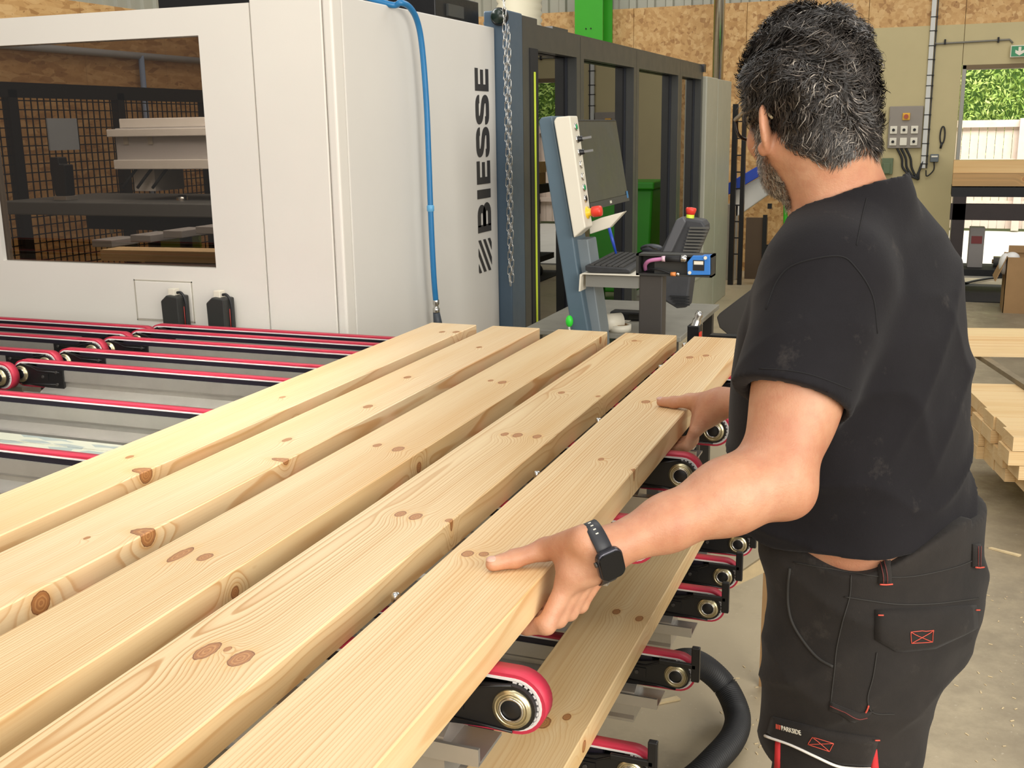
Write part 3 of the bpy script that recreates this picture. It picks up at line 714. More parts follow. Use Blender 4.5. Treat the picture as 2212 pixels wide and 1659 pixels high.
# blue-grey beam with a worn top between the long belts
def worn():
    t = NT('worn_bluegrey_top'); o = t.obj()
    vo = t.n('ShaderNodeTexVoronoi'); t.set(vo.inputs['Vector'], t.vm('MULTIPLY', o, (14, 60, 1))); vo.inputs['Scale'].default_value = 1.0
    sp = t.n('ShaderNodeSeparateColor'); t.t.links.new(vo.outputs['Color'], sp.inputs[0])
    msk = t.math('MULTIPLY', t.math('GREATER_THAN', t.math('ADD', sp.outputs[0], t.math('MULTIPLY', t.noise(o, 9, 3), .5)), .72), .8)
    t.P(Base_Color=t.mix(msk, lin('#87918f'), lin('#b5b6a4')), Roughness=.5); return t.m
M_worn = worn()
bb = thing('crossbeam', 'blue-grey machine beam with worn paint between two long red belts', 'beam', (-2.5, 1.78, .6))
MB().box(-5.0, -.75, 1.70, 1.865, .816, .885).build('body', M_bluegrey, bb, bevel=.004)
tp = MB()
for i in range(3): tp.box(-5.0, -.75, 1.716+.05*i, 1.716+.05*i+.047, .8852, .8875)
tp.build('top_strips', M_worn, bb)
MB().box(-4.8, -.9, 1.690, 1.700, .82, .85).build('lip', M_bluegrey, bb)
k = onZ(262, 960, .86)
MB().box(-1.55, -1.42, 1.690, 1.72, .855, .888).build('clamp', M_darkm, bb, bevel=.004)
# frame under the belts
fr = thing('conveyor_frame', 'dark steel stand frame carrying the belt conveyors', 'frame', (-1.6, 1.9, 0))
for x in (-4.4, -2.75, -1.55, -.70):
    MB().box(x-.03, x+.03, .55, 2.95, .735, .813).build('upper_crossbar', M_darkm, fr, bevel=.004)
for x in (-2.45, -1.1):
    MB().box(x-.03, x+.03, .75, 2.85, .33, .405).build('lower_crossbar', M_darkm, fr, bevel=.004)
for x in (-2.75, -1.55):
    for y in (.85, 2.12): MB().box(x-.04, x+.04, y-.04, y+.04, 0, .735).build('leg', M_darkm, fr, bevel=.004)
for x in (-2.45, -1.1):
    for y in (.95, 2.12): MB().box(x-.035, x+.035, y-.035, y+.035, 0, .33).build('leg', M_darkm, fr, bevel=.004)
# small steel stop pins standing between the planks
for k, (px, py) in enumerate(((855, 1283), (1160, 1020), (1293, 905), (1427, 790), (1478, 742))):
    q = onZ(px, py, .985)
    n = ['nearest', 'second nearest', 'middle', 'second farthest', 'farthest'][k]
    pn = MB().lathe([(0, .030), (.0035, .030), (.006, .028), (.006, .018), (.0045, .016), (.0045, -.12), (0, -.12)], (0, 0, 0), (0, 0, 1), 14).build('stop_pin', M_steel, None, off=(0, 0, 0))
    pn.location = (q.x, q.y, .957); tag(pn, f'small steel stop pin rising beside the held plank, {n} of five', 'pin', 'steel stop pins')
# ------------------------------------------------------------------ planks
def plank(name, x0, x1, ya, yb, ztop, th, mt, label, group=None, warp=0.0):
    cx = (x0+x1)/2; L = yb-ya; n = 24; mb = MB(); hw = (x1-x0)/2; b = .0018
    sec = [(-hw+b, 0), (hw-b, 0), (hw, -b), (hw, -th+b), (hw-b, -th), (-hw+b, -th), (-hw, -th+b), (-hw, -b)]
    vs = []; fs = []; k = len(sec)
    for i in range(n+1):
        y = ya+L*i/n
        for (x, z) in sec: vs.append((x, y-yb, z+warp*math.sin(i/n*3.1)))
    for i in range(n):
        for j in range(k): fs.append((i*k+j, i*k+(j+1) % k, (i+1)*k+(j+1) % k, (i+1)*k+j))
    fs += [tuple(range(k)), tuple(n*k+j for j in range(k))]
    mb.add(vs, fs); o = mb.build(name, mt, None, off=(0, 0, 0)); o.location = (cx, yb, ztop)
    return tag(o, label, 'plank', group)
PT = 1.002
def kn(px, py, X0, X1, face='top', r=.012, el=1.6, yb=2.892, z=PT):
    """knot in plank-local space from where it shows"""
    cx = (X0+X1)/2
    if face == 'top': q = onZ(px, py, z); return (q.x-cx, q.y-yb, 0.0, r, r*el, .020)
    q = onX(px, py, X1); return (X1-cx, q.y-yb, q.z-z, .03, r, r)
PX = [(-1.362, -1.217), (-1.166, -1.021), (-.966, -.821), (-.770, -.625), (-.578, -.433)]
G = 'planks lying on the upper belts'
K = [[kn(610, 858, *PX[0], r=.006), kn(985, 733-16, *PX[0], r=.009), kn(316, 1025, *PX[0], 'side', .016), kn(955, 717, *PX[0], r=.008), kn(280, 987, *PX[0], r=.006), kn(640, 918, *PX[0], 'side', .008)],
     [kn(795, 878, *PX[1], r=.009), kn(320, 1158, *PX[1], 'side', .016), kn(88, 1303, *PX[1], 'side', .016), kn(618, 993, *PX[1], 'side', .010), kn(1035, 750, *PX[1], r=.007), kn(620, 950, *PX[1], r=.007, el=2), kn(880, 815, *PX[1], r=.008), kn(188, 1162, *PX[1], r=.004)],
     [kn(1085, 826, *PX[2], r=.009), kn(1060, 822, *PX[2], r=.006), kn(860, 970, *PX[2], r=.010), kn(815, 962, *PX[2], r=.007), kn(905, 1010, *PX[2], 'side', .010), kn(443, 1203, *PX[2], r=.009), kn(390, 1198, *PX[2], r=.009, el=3), kn(1297, 735, *PX[2], 'side', .010), kn(508, 1280, *PX[2], 'side', .009)],
     [kn(520, 1422, *PX[3], r=.012), kn(447, 1406, *PX[3], r=.011, el=2), kn(492, 1402, *PX[3], r=.004), kn(865, 1110, *PX[3], r=.008), kn(898, 1116, *PX[3], r=.009), kn(970, 1124, *PX[3], r=.006, el=1.2), kn(1090, 938, *PX[3], r=.007), kn(1118, 940, *PX[3], r=.009), kn(1160, 943, *PX[3], r=.008), kn(1213, 848, *PX[3], r=.007), kn(1292, 856, *PX[3], r=.005), kn(1370, 736, *PX[3], r=.007)],
     [kn(1045, 1197, *PX[4], r=.007, el=1.2), kn(1010, 1196, *PX[4], r=.008, el=1.4), kn(1298, 992, *PX[4], r=.005), kn(1372, 1015, *PX[4], r=.007, el=1.0), kn(1525, 768, *PX[4], r=.008), kn(1490, 772, *PX[4], r=.009), kn(1395, 868, *PX[4], r=.009, el=1.5)]]
W5 = [wood('pine_a', 11, -.11, -.03, .0046, K[0], light='#f1dab2', warm='#e8c692', dark='#c68e4e'),
      wood('pine_b', 12, -.09, -.02, .0050, K[1], light='#f1dab2', warm='#e8c794', dark='#c88f50'),
      wood('pine_c', 13, -.12, -.03, .0042, K[2], light='#ead2a6', warm='#ddba84', dark='#bf8849', contrast=.72),
      wood('pine_d', 14, -.045, -.045, .0040, K[3], light='#e8cfa2', warm='#d9b57e', dark='#b9854a', contrast=.95),
      wood('pine_e', 15, -.10, -.02, .0052, K[4], light='#e9cfa2', warm='#dcb883', dark='#c08a4c', contrast=.8)]
NL = ['pine plank farthest to the left, with a dark knot in its edge', 'pine plank with two dark knots along its edge, second from the left', 'pine plank in the middle of the five', 'pine plank beside the held one, with a pair of round knots near the viewer', 'pine plank gripped by both hands of the worker']
for i in range(5):
    plank('pine_plank', *PX[i], -.35, 2.892, PT, .045, W5[i], NL[i], G)
w6 = wood('pine_f', 16, -.05, -.05, .0048, [kn(1357, 1284, -.617, -.471, r=.008, z=.593), kn(1405, 1298, -.617, -.471, r=.008, z=.593), kn(1212, 1505, -.617, -.471, r=.012, z=.593), kn(1260, 1494, -.617, -.471, r=.007, z=.593), kn(1297, 1553, -.617, -.471, 'side', .010, z=.593)], light='#f0d6a6', warm='#e4c088', contrast=.65)
plank('pine_plank', -.617, -.472, -.35, 2.80, .594, .045, w6, 'single pine plank lying lower down on the lower belts', 'planks lying on the lower belts')
# ------------------------------------------------------------------ operator console
def PXZ(pts, Y): return [((q := onY(x, y, Y)).x, q.z) for x, y in pts]
Y0 = 3.75
co = thing('operator_console', 'slate operator console with white button box and e-stop', 'console', (-1.12, 3.85, 0))
pa = PXZ([(1163, 262), (1168, 254), (1193, 250), (1239, 517), (1247, 574), (1271, 712)], Y0)
poly = pa+[(pa[-1][0]+.05, .45), (pa[-1][0]+.07, 0), (pa[-1][0]-.09, 0), (pa[-1][0]-.075, .6), PXZ([(1233, 709)], Y0)[0]]
MB().prism(poly, 'y', Y0, Y0+.15).build('column', mat('console_slate', '#566a77', .42, var=.04, vscale=8), co, bevel=.006)
pb = PXZ([(1240, 517), (1271, 517), (1299, 712)], Y0+.05)
MB().prism(pb+[(pb[-1][0]+.05, .1), (pb[-1][0]-.08, .1), (pb[-1][0]-.05, pb[-1][1])], 'y', Y0+.04, Y0+.15).build('knee_panel', mat('grey_blue_panel', '#7b858a', .45), co, bevel=.004)
wb = PXZ([(1197, 262), (1202, 253), (1232, 250), (1262, 470), (1266, 492), (1240, 514)], Y0-.03)
box = MB().prism(wb, 'y', Y0-.035, Y0+.055).build('button_box', M_cream, co, bevel=.005, seg=3)
wt = Vector((wb[2][0], 0, wb[2][1])); wbm = Vector((wb[3][0], 0, wb[3][1])); ax_ = (wbm-wt).normalized(); nrm = Vector((-ax_.z, 0, ax_.x))
if nrm.x < 0: nrm = -nrm
Lb = (wbm-wt).length
M_bg = mat('button_green', '#1f9a5e', .35)
def onbox(t): p = wt+ax_*(Lb*t); return Vector((p.x, Y0+.012, p.z))
for k, (t, kind) in enumerate(((.11, 'g'), (.23, 'key'), (.36, 'key'), (.48, 'w'), (.60, 'w'), (.71, 'g'), (.82, 'k'))):
    p = onbox(t); mtr = {'g': M_bg, 'w': M_cream, 'k': M_black, 'key': M_black}[kind]
    rg = MB().lathe([(.0135, 0), (.0135, .004), (.011, .005), (.010, .003)], p, nrm, 18).build('button_ring', M_steel, box)
    MB().lathe([(0, .006 if kind != 'key' else .020), (.009, .006 if kind != 'key' else .020), (.0105, .0)], p, nrm, 18).build('button', mtr, box)
    if kind == 'key': MB().box(-.001, .001, -.004, .004, .0, .035, Matrix.Translation(p+nrm*.018) @ nrm.to_track_quat('Z', 'Y').to_matrix().to_4x4()).build('key', M_steel, box)
p = onbox(.96)
MB().lathe([(.022, 0), (.022, .004), (.014, .006), (.014, .02)], p, nrm, 22).build('emergency_collar', M_yellow, co)
MB().lathe([(.014, .018), (.0185, .020), (.0195, .03), (.0195, .048), (.017, .054), (0, .056)], p, nrm, 22).build('emergency_button', M_redp, co)
# monitor
mo = thing('monitor', 'dark flat monitor tilted back on the console', 'monitor', (-1.18, 4.1, 1.2))
A = onY(1243, 258, 3.84); B = onY(1275, 455, 3.84); up = (A-B).normalized(); hM = (A-B).length; side = Vector((0, 1, 0)); nM = up.cross(side)
if nM.x < 0: nM = -nM
Mm = Matrix(((side.x, up.x, nM.x, B.x), (side.y, up.y, nM.y, B.y), (side.z, up.z, nM.z, B.z), (0, 0, 0, 1)))
wM = .545
MB().box(0, wM, 0, hM, -.025, 0, Mm).build('housing', M_black, mo, bevel=.004)
t = NT('monitor_screen'); sm = t.noise(t.obj(), 9, 5, .6)
t.P(Base_Color=t.ramp(sm, [(.3, '#3b3d38'), (.7, '#4a4c46')]), Roughness=t.ramp(sm, [(.3, .28), (.7, .45)]))
MB().box(.008, wM-.008, .028, hM-.008, 0.0002, .0012, Mm).build('screen', t.m, mo)
MB().box(.0, wM, .0, .026, .0, .003, Mm).build('bezel', mat('bezel_grey', '#3a3c3e', .4), mo)
MB().box(wM*.5-.012, wM*.5+.012, .008, .018, .003, .0036, Mm).build('badge', M_cream, mo)
MB().box(wM-.03, wM-.008, .012, .04, .003, .0038, Mm).build('sticker', M_blue, mo)
MB().box(wM*.5-.03, wM*.5+.03, .05, .16, -.10, -.025, Mm).build('mount', M_slate, mo)
sh = PXZ([(1276, 506), (1318, 491), (1350, 456), (1346, 453), (1276, 484)], 3.95)
tag(MB().prism(PXZ([(1277, 505), (1320, 491), (1352, 456), (1300, 470), (1276, 480)], 3.88), 'y', 3.86, 3.90).build('document_shelf', M_cream, None, off=onY(1300, 500, 3.88), bevel=.003), 'small white sloping shelf fixed below the monitor', 'shelf')
a, b = onY(1315, 490, 3.95), onY(1331, 548, 3.95)
pn = thing('pen', 'blue pen standing behind the keyboard', 'pen', b)
MB().tube([a, a*.5+b*.5, b], [.006, .0065, .004], 10).build('barrel', mat('pen_blue', '#2a4fc0', .35), pn)
MB().cyl(a, a+(a-b).normalized()*.012, .004, 10).build('cap', M_cream, pn)
# keyboard tray and keyboard
z0 = onY(1300, 592, 3.72).z
ty = thing('keyboard_tray', 'white bent-metal keyboard tray beside the console', 'tray', (-1.05, 3.9, z0))
xl = onY(1250, 592, 3.72).x; xr = onY(1376, 590, 3.72).x
MB().box(xl+.01, xr+.03, 3.72, 4.25, z0-.004, z0).build('plate', M_cream, ty, bevel=.0015)
MB().prism([(xl, z0-.065), (xl+.006, z0-.065), (xl+.010, z0-.012), (xl+.014, z0-.004), (xl+.014, z0), (xl+.004, z0-.004)], 'y', 3.72, 4.25).build('flange', M_cream, ty)
MB().box(xl+.02, xr, 3.74, 3.76, z0-.05, z0-.004).build('bracket', mat('tray_bracket', '#84837c', .5), ty)
kb = thing('keyboard', 'dusty black computer keyboard on the white tray', 'keyboard', (xl+.1, 3.95, z0))
Mk = Matrix.Translation((xl+.020, 3.735, z0-.003)) @ Matrix.Rotation(R_(3), 4, 'Z')
M_kb = mat('keyboard_black', '#2a2b2d', .5, var=.2, vscale=60)
MB().prism([(0, .012), (0, .030), (.15, .022), (.165, .014), (.165, .006), (.02, .004)], 'y', 0, .44, Mk).build('case', M_kb, kb, bevel=.003)
ky = MB()
for r in range(6):
    for c_ in range(21):
        x = .012+r*.0215; y = .012+c_*.0199; zt = .030-(x/.15)*.007
        ky.box(x, x+.017, y, y+.016, zt-.002, zt+.004, Mk)
o = ky.build('keys', mat('key_dusty', '#3d3c3a', .6, var=.3, vscale=90), kb); o['kind'] = 'stuff'
# handheld pendant
pe = thing('hand_pendant', 'black handheld pendant with ribbed side and red stop button', 'pendant', onY(1470, 560, 3.85))
MB().prism(PXZ([(1466, 474), (1478, 468), (1522, 474), (1529, 484), (1530, 495), (1504, 556), (1490, 660), (1468, 662), (1440, 645), (1441, 600), (1428, 548)], 3.85), 'y', 3.80, 3.89).build('body', mat('pendant_grey', '#3a3b3e', .55, var=.1, vscale=30), pe, bevel=.008, seg=3)
MB().prism(PXZ([(1462, 474), (1478, 466), (1484, 478), (1452, 545), (1432, 545)], 3.8), 'y', 3.785, 3.81).build('grip', mat('pendant_grip', '#55565a', .5), pe, bevel=.006)
rb = MB()
for i in range(9):
    t_ = i/8; l = (1490-16*t_, 492+56*t_); r = (1529-24*t_, 492+56*t_)
    q = PXZ([l, r], 3.79); rb.box(q[0][0], q[1][0]+.004, 3.785, 3.80, q[0][1]-.003, q[0][1]+.003)
rb.build('ribs', mat('pendant_rib', '#55544f', .6), pe)
lr = MB()
for i in range(4):
    q = PXZ([(1447+4*i, 640+6*i), (1489, 640+6*i)], 3.79); lr.box(q[0][0], q[1][0], 3.79, 3.80, q[0][1]-.002, q[0][1]+.002)
lr.build('lower_ribs', M_rubber, pe)
p = onY(1490, 476, 3.84); dn = (onY(1493, 452, 3.84)-p).normalized()
MB().lathe([(.014, 0), (.014, .02), (.012, .022)], p, dn, 20).build('collar', M_lime, pe)
MB().lathe([(.012, .02), (.015, .022), (.019, .038), (.017, .044), (0, .046)], p, dn, 20).build('stop_button', M_redp, pe)
MB().tube(bezier([onY(1440, 640, 3.9), onY(1430, 650, 3.92), onY(1436, 600, 3.93), onY(1428, 560, 3.93)], 6), .006, 8).build('coiled_cable', M_rubber, pe)
ms = thing('mouse_and_cables', 'dark mouse with bundled cable behind the keyboard', 'mouse', onY(1415, 540, 3.95))
MB().ell(onY(1408, 537, 4.05), .045, .03, .018).build('shell', mat('mouse_grey', '#3a3d44', .45), ms)
MB().tube(bezier([onY(1385, 536, 3.9), onY(1400, 532, 3.88), onY(1412, 537, 3.92), onY(1418, 538, 3.96)], 6), .004, 6).build('cable', M_rubber, ms)
# sensor post
SY = 3.15
ss = thing('sensor_post', 'charcoal post carrying a box with a blue photoelectric sensor', 'sensor', (-.76, SY+.03, 0))
q = PXZ([(1379, 720), (1429, 720), (1376, 547), (1540, 547), (1540, 599), (1376, 591)], SY)
MB().box(q[0][0], q[1][0], SY+.002, SY+.055, 0, q[5][1]-.004).build('column', M_darkm, ss, bevel=.003)
x0, x1, za, zb_ = q[2][0], q[3][0], q[4][1], q[2][1]
hs = MB(); hs.box(x0, x1, SY+.045, SY+.05, za, zb_); hs.box(x0, x1, SY-.01, SY+.05, zb_-.006, zb_); hs.box(x0, x1, SY-.01, SY+.05, za, za+.006)
hs.box(x0, x0+.008, SY-.01, SY+.05, za, zb_); hs.box(x1-.006, x1, SY-.01, SY+.05, za, zb_); hs.box(x0+.052, x0+.15, SY+.005, SY+.045, za+.006, zb_-.012)
hs.build('housing', mat('housing_black', '#2b2c2a', .5), ss)
bs = PXZ([(1485, 566), (1497, 552), (1534, 552), (1534, 594), (1485, 594)], SY-.015)
sn = MB().prism(bs, 'y', SY-.018, SY+.02).build('sensor', mat('sensor_blue', '#2f78c9', .4), ss, bevel=.002)
lb = PXZ([(1497, 562), (1521, 585)], SY-.02); MB().box(lb[0][0], lb[1][0], SY-.0195, SY-.018, lb[1][1], lb[0][1]).build('label_plate', M_blackmat, sn)
l2 = PXZ([(1499, 564), (1519, 572)], SY-.02); MB().box(l2[0][0], l2[1][0], SY-.0200, SY-.0194, l2[1][1], l2[0][1]).build('print', M_cream, sn)
for px, py in ((1524, 557), (1490, 589)):
    k = onY(px, py, SY-.02); MB().cyl(k, k+Vector((0, -.003, 0)), .005, 12).build('screw', M_cream, sn)
MB().tube(bezier([onY(1394, 583, SY+.03), onY(1394, 572, SY+.01), onY(1404, 563, SY-.005), onY(1432, 559, SY-.012)], 6), .006, 10).build('pink_cable', mat('pink_cable', '#c77fae', .45), ss)
MB().cyl(onY(1430, 559, SY-.012), onY(1438, 559, SY-.012), .0085, 14).build('ferrule', mat('ferrule_pink', '#d9b9c9', .4), ss)
MB().cyl(onY(1438, 559, SY-.012), onY(1470, 559, SY-.012), .009, 14).build('plug', M_blackmat, ss)
MB().lathe([(.010, 0), (.011, .003), (.011, .012), (.0085, .016)], onY(1472, 559, SY-.012), (1, 0, 0), 16).build('nut', M_steel, ss)
MB().tube(bezier([onY(1396, 586, SY+.02), onY(1410, 581, SY), onY(1430, 584, SY-.008), onY(1449, 591, SY-.012)], 6), .0025, 8).build('thin_cable', M_rubber, ss)
MB().cyl(onY(1449, 592, SY-.012), onY(1460, 592, SY-.012), .006, 12).build('orange_plug', mat('orange_plastic', '#e08a4a', .4), ss)
MB().cyl(onY(1460, 592, SY-.012), onY(1468, 592, SY-.012), .0055, 12).build('metal_tip', M_steel, ss)
# bench plate with clutter beyond the plank ends
BZ = .80
bn = thing('bench_plate', 'grey steel bench plate behind the plank ends', 'bench', (-1.1, 4.0, 0))
MB().box(-1.45, -.83, 3.91, 4.70, BZ-.02, BZ).build('top', mat('bench_grey', '#8e8b80', .45, var=.1, vscale=12), bn, bevel=.003)
for x in (-1.41, -.87):
    for y in (3.95, 4.66): MB().box(x-.02, x+.02, y-.02, y+.02, 0, BZ-.02).build('leg', M_darkm, bn)
q = onZ(1308, 700, BZ+.028)
cu = thing('paper_tube', 'white cardboard tube lying on the bench plate', 'tube', (q.x, q.y, BZ))
d_ = Vector((.75, .66, 0)).normalized(); c0 = Vector((q.x, q.y, BZ+.034))-d_*.02
MB().lathe([(.029, 0), (.033, 0), (.033, .085), (.029, .085)], c0, d_, 24, True).build('wall', M_cream, cu)
MB().lathe([(0, .082), (.029, .082)], c0, d_, 24).build('end', M_card, cu)
q = onZ(1352, 690, BZ)
sc_ = thing('barcode_scanner', 'black handheld scanner lying on the bench plate', 'scanner', (q.x, q.y, BZ))
MB().box(q.x-.06, q.x+.07, q.y-.03, q.y+.04, BZ, BZ+.035).build('head', M_black, sc_, bevel=.008, seg=3)
MB().box(q.x-.05, q.x-.01, q.y-.10, q.y-.02, BZ, BZ+.022).build('handle', M_black, sc_, bevel=.006)
MB().box(q.x+.02, q.x+.06, q.y-.034, q.y-.029, BZ+.008, BZ+.028).build('window', M_dark, sc_)
for k, (px, py, r, lab) in enumerate(((1338, 714, .045, 'cream tape roll lying flat nearest the planks'), (1286, 706, .036, 'brown tape roll behind the cream one'))):
    q = onZ(px, py, BZ)
    tp = thing('tape_roll', lab, 'tape', (q.x, q.y, BZ))
    MB().lathe([(r*.68, 0), (r, 0), (r, .024), (r*.68, .024)], (q.x, q.y, BZ), (0, 0, 1), 28, True).build('tape', M_cream if k == 0 else M_card, tp)
    MB().lathe([(r*.62, 0), (r*.68, 0), (r*.68, .025), (r*.62, .025)], (q.x, q.y, BZ), (0, 0, 1), 28, True).build('core', M_card, tp)
q = onZ(1318, 688, BZ+.003)
tag(MB().box(q.x-.03, q.x+.09, q.y-.04, q.y+.05, BZ+.001, BZ+.003).build('paper_sheet', M_cream, None, off=(q.x, q.y, BZ)), 'small white paper sheet on the bench plate', 'paper')
q = onY(1230, 694, 3.72)
gb = thing('marker_ball', 'bright green ball marker peeping out left of the console', 'ball', q)
MB().ell(q, .014, .014, .022).build('ball', mat('neon_green', '#35e03a', .4), gb); MB().cyl(q-Vector((0, 0, .1)), q, .006, 8).build('stem', M_steel, gb)
# small valve and black rail at the right, grey chute beyond
q = onY(1500, 702, 3.6)
va = thing('air_valve', 'small steel air valve on a black bracket near the plank ends', 'valve', q)
MB().box(q.x-.02, q.x+.022, 3.58, 3.63, 0, q.z).build('bracket', M_black, va, bevel=.003)
MB().lathe([(0, .05), (.010, .048), (.014, .036), (.011, .024), (.015, .016), (.015, .0), (.02, -.01)], (q.x+.004, 3.6, q.z), (.3, 0, 1), 16).build('body', M_steel, va)
MB().box(q.x+.022, q.x+.026, 3.57, 3.60, q.z-.08, q.z-.02).build('tag', M_redp, va)
dcp = [(1556, 706), (1550, 684), (1556, 676), (1640, 612), (1668, 606), (1668, 726), (1580, 726)]
ch_ = thing('grey_chute', 'dark grey sheet-metal chute left of the worker', 'chute', (-.55, 4.3, 0))
MB().prism(PXZ(dcp, 4.3), 'y', 4.28, 4.33).build('sheet', M_darkm, ch_, bevel=.004)
qq = PXZ([(1580, 726), (1668, 726)], 4.3)
MB().box(qq[0][0], qq[1][0], 4.29, 4.33, 0, qq[0][1]).build('stand', M_darkm, ch_)
bl = PXZ([(1535, 722), (1680, 728)], 4.0)
br = thing('black_guide_rail', 'black horizontal guide rail at the plank ends near the worker', 'rail', (-.5, 4.0, 0))
MB().box(bl[0][0], bl[1][0], 3.98, 4.03, bl[0][1]-.02, bl[0][1]).build('rail', M_black, br)
MB().box(bl[0][0]+.1, bl[0][0]+.14, 3.99, 4.02, 0, bl[0][1]-.02).build('support', M_black, br)
# ------------------------------------------------------------------ far end of the hall and right-hand side
fp = thing('fence_post', 'tall black mesh fence post just behind the worker face', 'post', (-1.9, 10.9, 0))
a = onY(1597, 240, 10.9)
MB().box(a.x-.06, a.x-.01, 10.88, 10.93, 0, 1.75).build('upright', M_black, fp)
MB().box(a.x+.03, a.x+.07, 10.9, 10.95, 0, 1.72).build('upright', M_black, fp)
for i in range(9): MB().box(a.x-.01, a.x+.03, 10.9, 10.92, .3+.16*i, .312+.16*i).build('rung', M_black, fp)
sw = thing('panel_saw', 'white and blue machine arm behind the worker', 'machine', (-1.5, 11.3, 0))
MB().prism(PXZ([(1590, 412), (1690, 355), (1690, 400), (1590, 470)], 11.3), 'y', 11.25, 11.4).build('arm', M_white2, sw, bevel=.01)
MB().prism(PXZ([(1575, 395), (1690, 328), (1690, 352), (1575, 420)], 11.2), 'y', 11.15, 11.25).build('blue_guard', mat('guard_blue', '#2746a8', .45), sw, bevel=.005)
q = PXZ([(1568, 440), (1590, 640)], 11.3); MB().box(q[0][0], q[1][0], 11.25, 11.35, 0, q[0][1]).build('stand', M_alu, sw, bevel=.004)
bd = thing('board_rack', 'dark framed board rack leaning by the strand board wall', 'rack', (-1.5, 11.0, 0))
q = PXZ([(1612, 470), (1642, 400), (1652, 625)], 11.0)
MB().box(q[0][0], q[2][0], 11.0, 11.03, 0.05, q[0][1]).build('board', mat('rack_board', '#5d4a38', .7), bd)
MB().box(q[2][0]-.04, q[2][0], 10.97, 11.0, 0, q[0][1]+.03).build('edge_post', M_black, bd)
for z in (.35, .75, 1.05): MB().box(q[2][0], q[2][0]+.04, 10.97, 11.0, z, z+.05).build('hinge', M_black, bd)
# green waste bin, partly hidden by the worker, seen again in the dark glass
A = onY(1692, 470, 10.2)
gb = thing('waste_bin', 'green wheeled bin showing left of the worker neck', 'bin', (A.x+.3, 10.2, 0))
MB().prism([(A.x+.04, 0), (A.x+.60, 0), (A.x+.64, .98), (A.x, .98)], 'y', 10.1, 10.6).build('body', M_green, gb, bevel=.02)
MB().box(A.x-.02, A.x+.66, 10.06, 10.64, .98, 1.05).build('lid', M_green, gb, bevel=.015)
A = onY(1648, 575, 9.4)
tag(MB().box(A.x, A.x+.5, 9.3, 9.8, A.z-.1, A.z).box(A.x+.02, A.x+.08, 9.32, 9.78, 0, A.z-.1).box(A.x+.42, A.x+.48, 9.32, 9.78, 0, A.z-.1).build('green_trolley', M_green, None, off=(A.x+.2, 9.5, 0), bevel=.004), 'low green steel trolley behind the worker shoulder', 'trolley')
# wall-mounted small meter box half hidden behind the neck
A = onY(1905, 342, 11.9)
tag(MB().box(A.x, A.x+.11, 11.9, 11.975, A.z-.16, A.z).box(A.x+.015, A.x+.085, 11.89, 11.902, A.z-.15, A.z-.05).build('meter_box', mat('meter_green', '#5c6b4c', .5), None, off=(A.x, 11.95, A.z-.16), bevel=.004), 'small dull green meter box half behind the neck', 'meter box')
# ---- timber stack at the right edge
dirA = ray(1480, 276); dirA.z = 0; dirA.normalize(); dirB = Vector((dirA.y, -dirA.x, 0))
O0 = atD(2195, 945, 4.1); th = .0565; wd = .150
wS = [wood('stack_pine_%d' % i, 40+i, .02*i-.02, -.12, .008, (), light='#ecd0a0', warm='#e0bd86', contrast=.5) for i in range(3)]
ang = math.atan2(dirB.y, dirB.x)
zbot = O0.z-4*th
rnd = random.Random(3)
bme = {}
for L in range(4):
    for r in range(6):
        sh = rnd.uniform(-.02, .03)+(.05 if L == 3 and r == 0 else 0)
        key = (L+r*2) % 3
        if key not in bme:
            mb = MB().box(-wd/2+.002, wd/2-.002, -2.4, 0, -th+.002, 0); me = mb.mesh('pine_board'); me.materials.append(wS[key]); bme[key] = me
        o = bpy.data.objects.new('pine_board', bme[key]); COL.objects.link(o)
        p = O0+dirA*(wd*(r+.5))+dirB*sh; o.location = (p.x, p.y, O0.z-th*L); o.rotation_euler = (0, 0, ang+math.pi/2)
        lab = f"pine board of the right-hand stack, {['top', 'second', 'third', 'bottom'][L]} layer, {['nearest', 'second', 'third', 'fourth', 'fifth', 'farthest'][r]} row from the viewer"
        if L == 0 and r == 0: lab = 'nearest top board of the pine stack at the right edge'
        if L == 3 and r == 0: lab = 'nearest bottom board of the pine stack, end sticking out'
        tag(o, lab, 'board', 'boards of the pine stack')
for k, dx in enumerate((.45, 1.7)):
    p = O0+dirB*dx; me = MB().box(-.05, .05, -.1, 1.0, 0, zbot).mesh('bearer'); me.materials.append(wS[0])
    o = bpy.data.objects.new('bearer', me); COL.objects.link(o); o.location = (p.x, p.y, 0); o.rotation_euler = (0, 0, math.atan2(dirA.y, dirA.x)-math.pi/2)
    tag(o, 'timber bearer under the pine stack, ' + ('nearer its cut ends' if k == 0 else 'farther from its cut ends'), 'bearer')
p = onZ(2212, 836, O0.z+.002); me = MB().box(-.018, .018, -.25, .75, 0, .022).mesh('spacer'); me.materials.append(mat('grey_batten', '#7f725a', .7, var=.15, vscale=20))
o = bpy.data.objects.new('spacer_batten', me); COL.objects.link(o); o.location = p; o.rotation_euler = (0, 0, math.atan2(dirA.y, dirA.x)-math.pi/2+R_(3))
tag(o, 'thin grey spacer batten lying across the pine stack', 'batten')
p = onZ(2085, 770, O0.z+.024); mb = MB().box(-.11, .11, -2.4, .5, 0, .105)
me = mb.mesh('beam'); me.materials.append(wood('beam_pine', 61, 0, .2, .010, [(-.11, -.35, .085, .02, .012, .010)], light='#f0d6a6', warm='#e6c68e', contrast=.6))
o = bpy.data.objects.new('pine_beam', me); COL.objects.link(o); q = p+dirA*.11; o.location = q; o.rotation_euler = (0, 0, ang+math.pi/2)
tag(o, 'thick pine beam lying on top of the stack', 'beam')
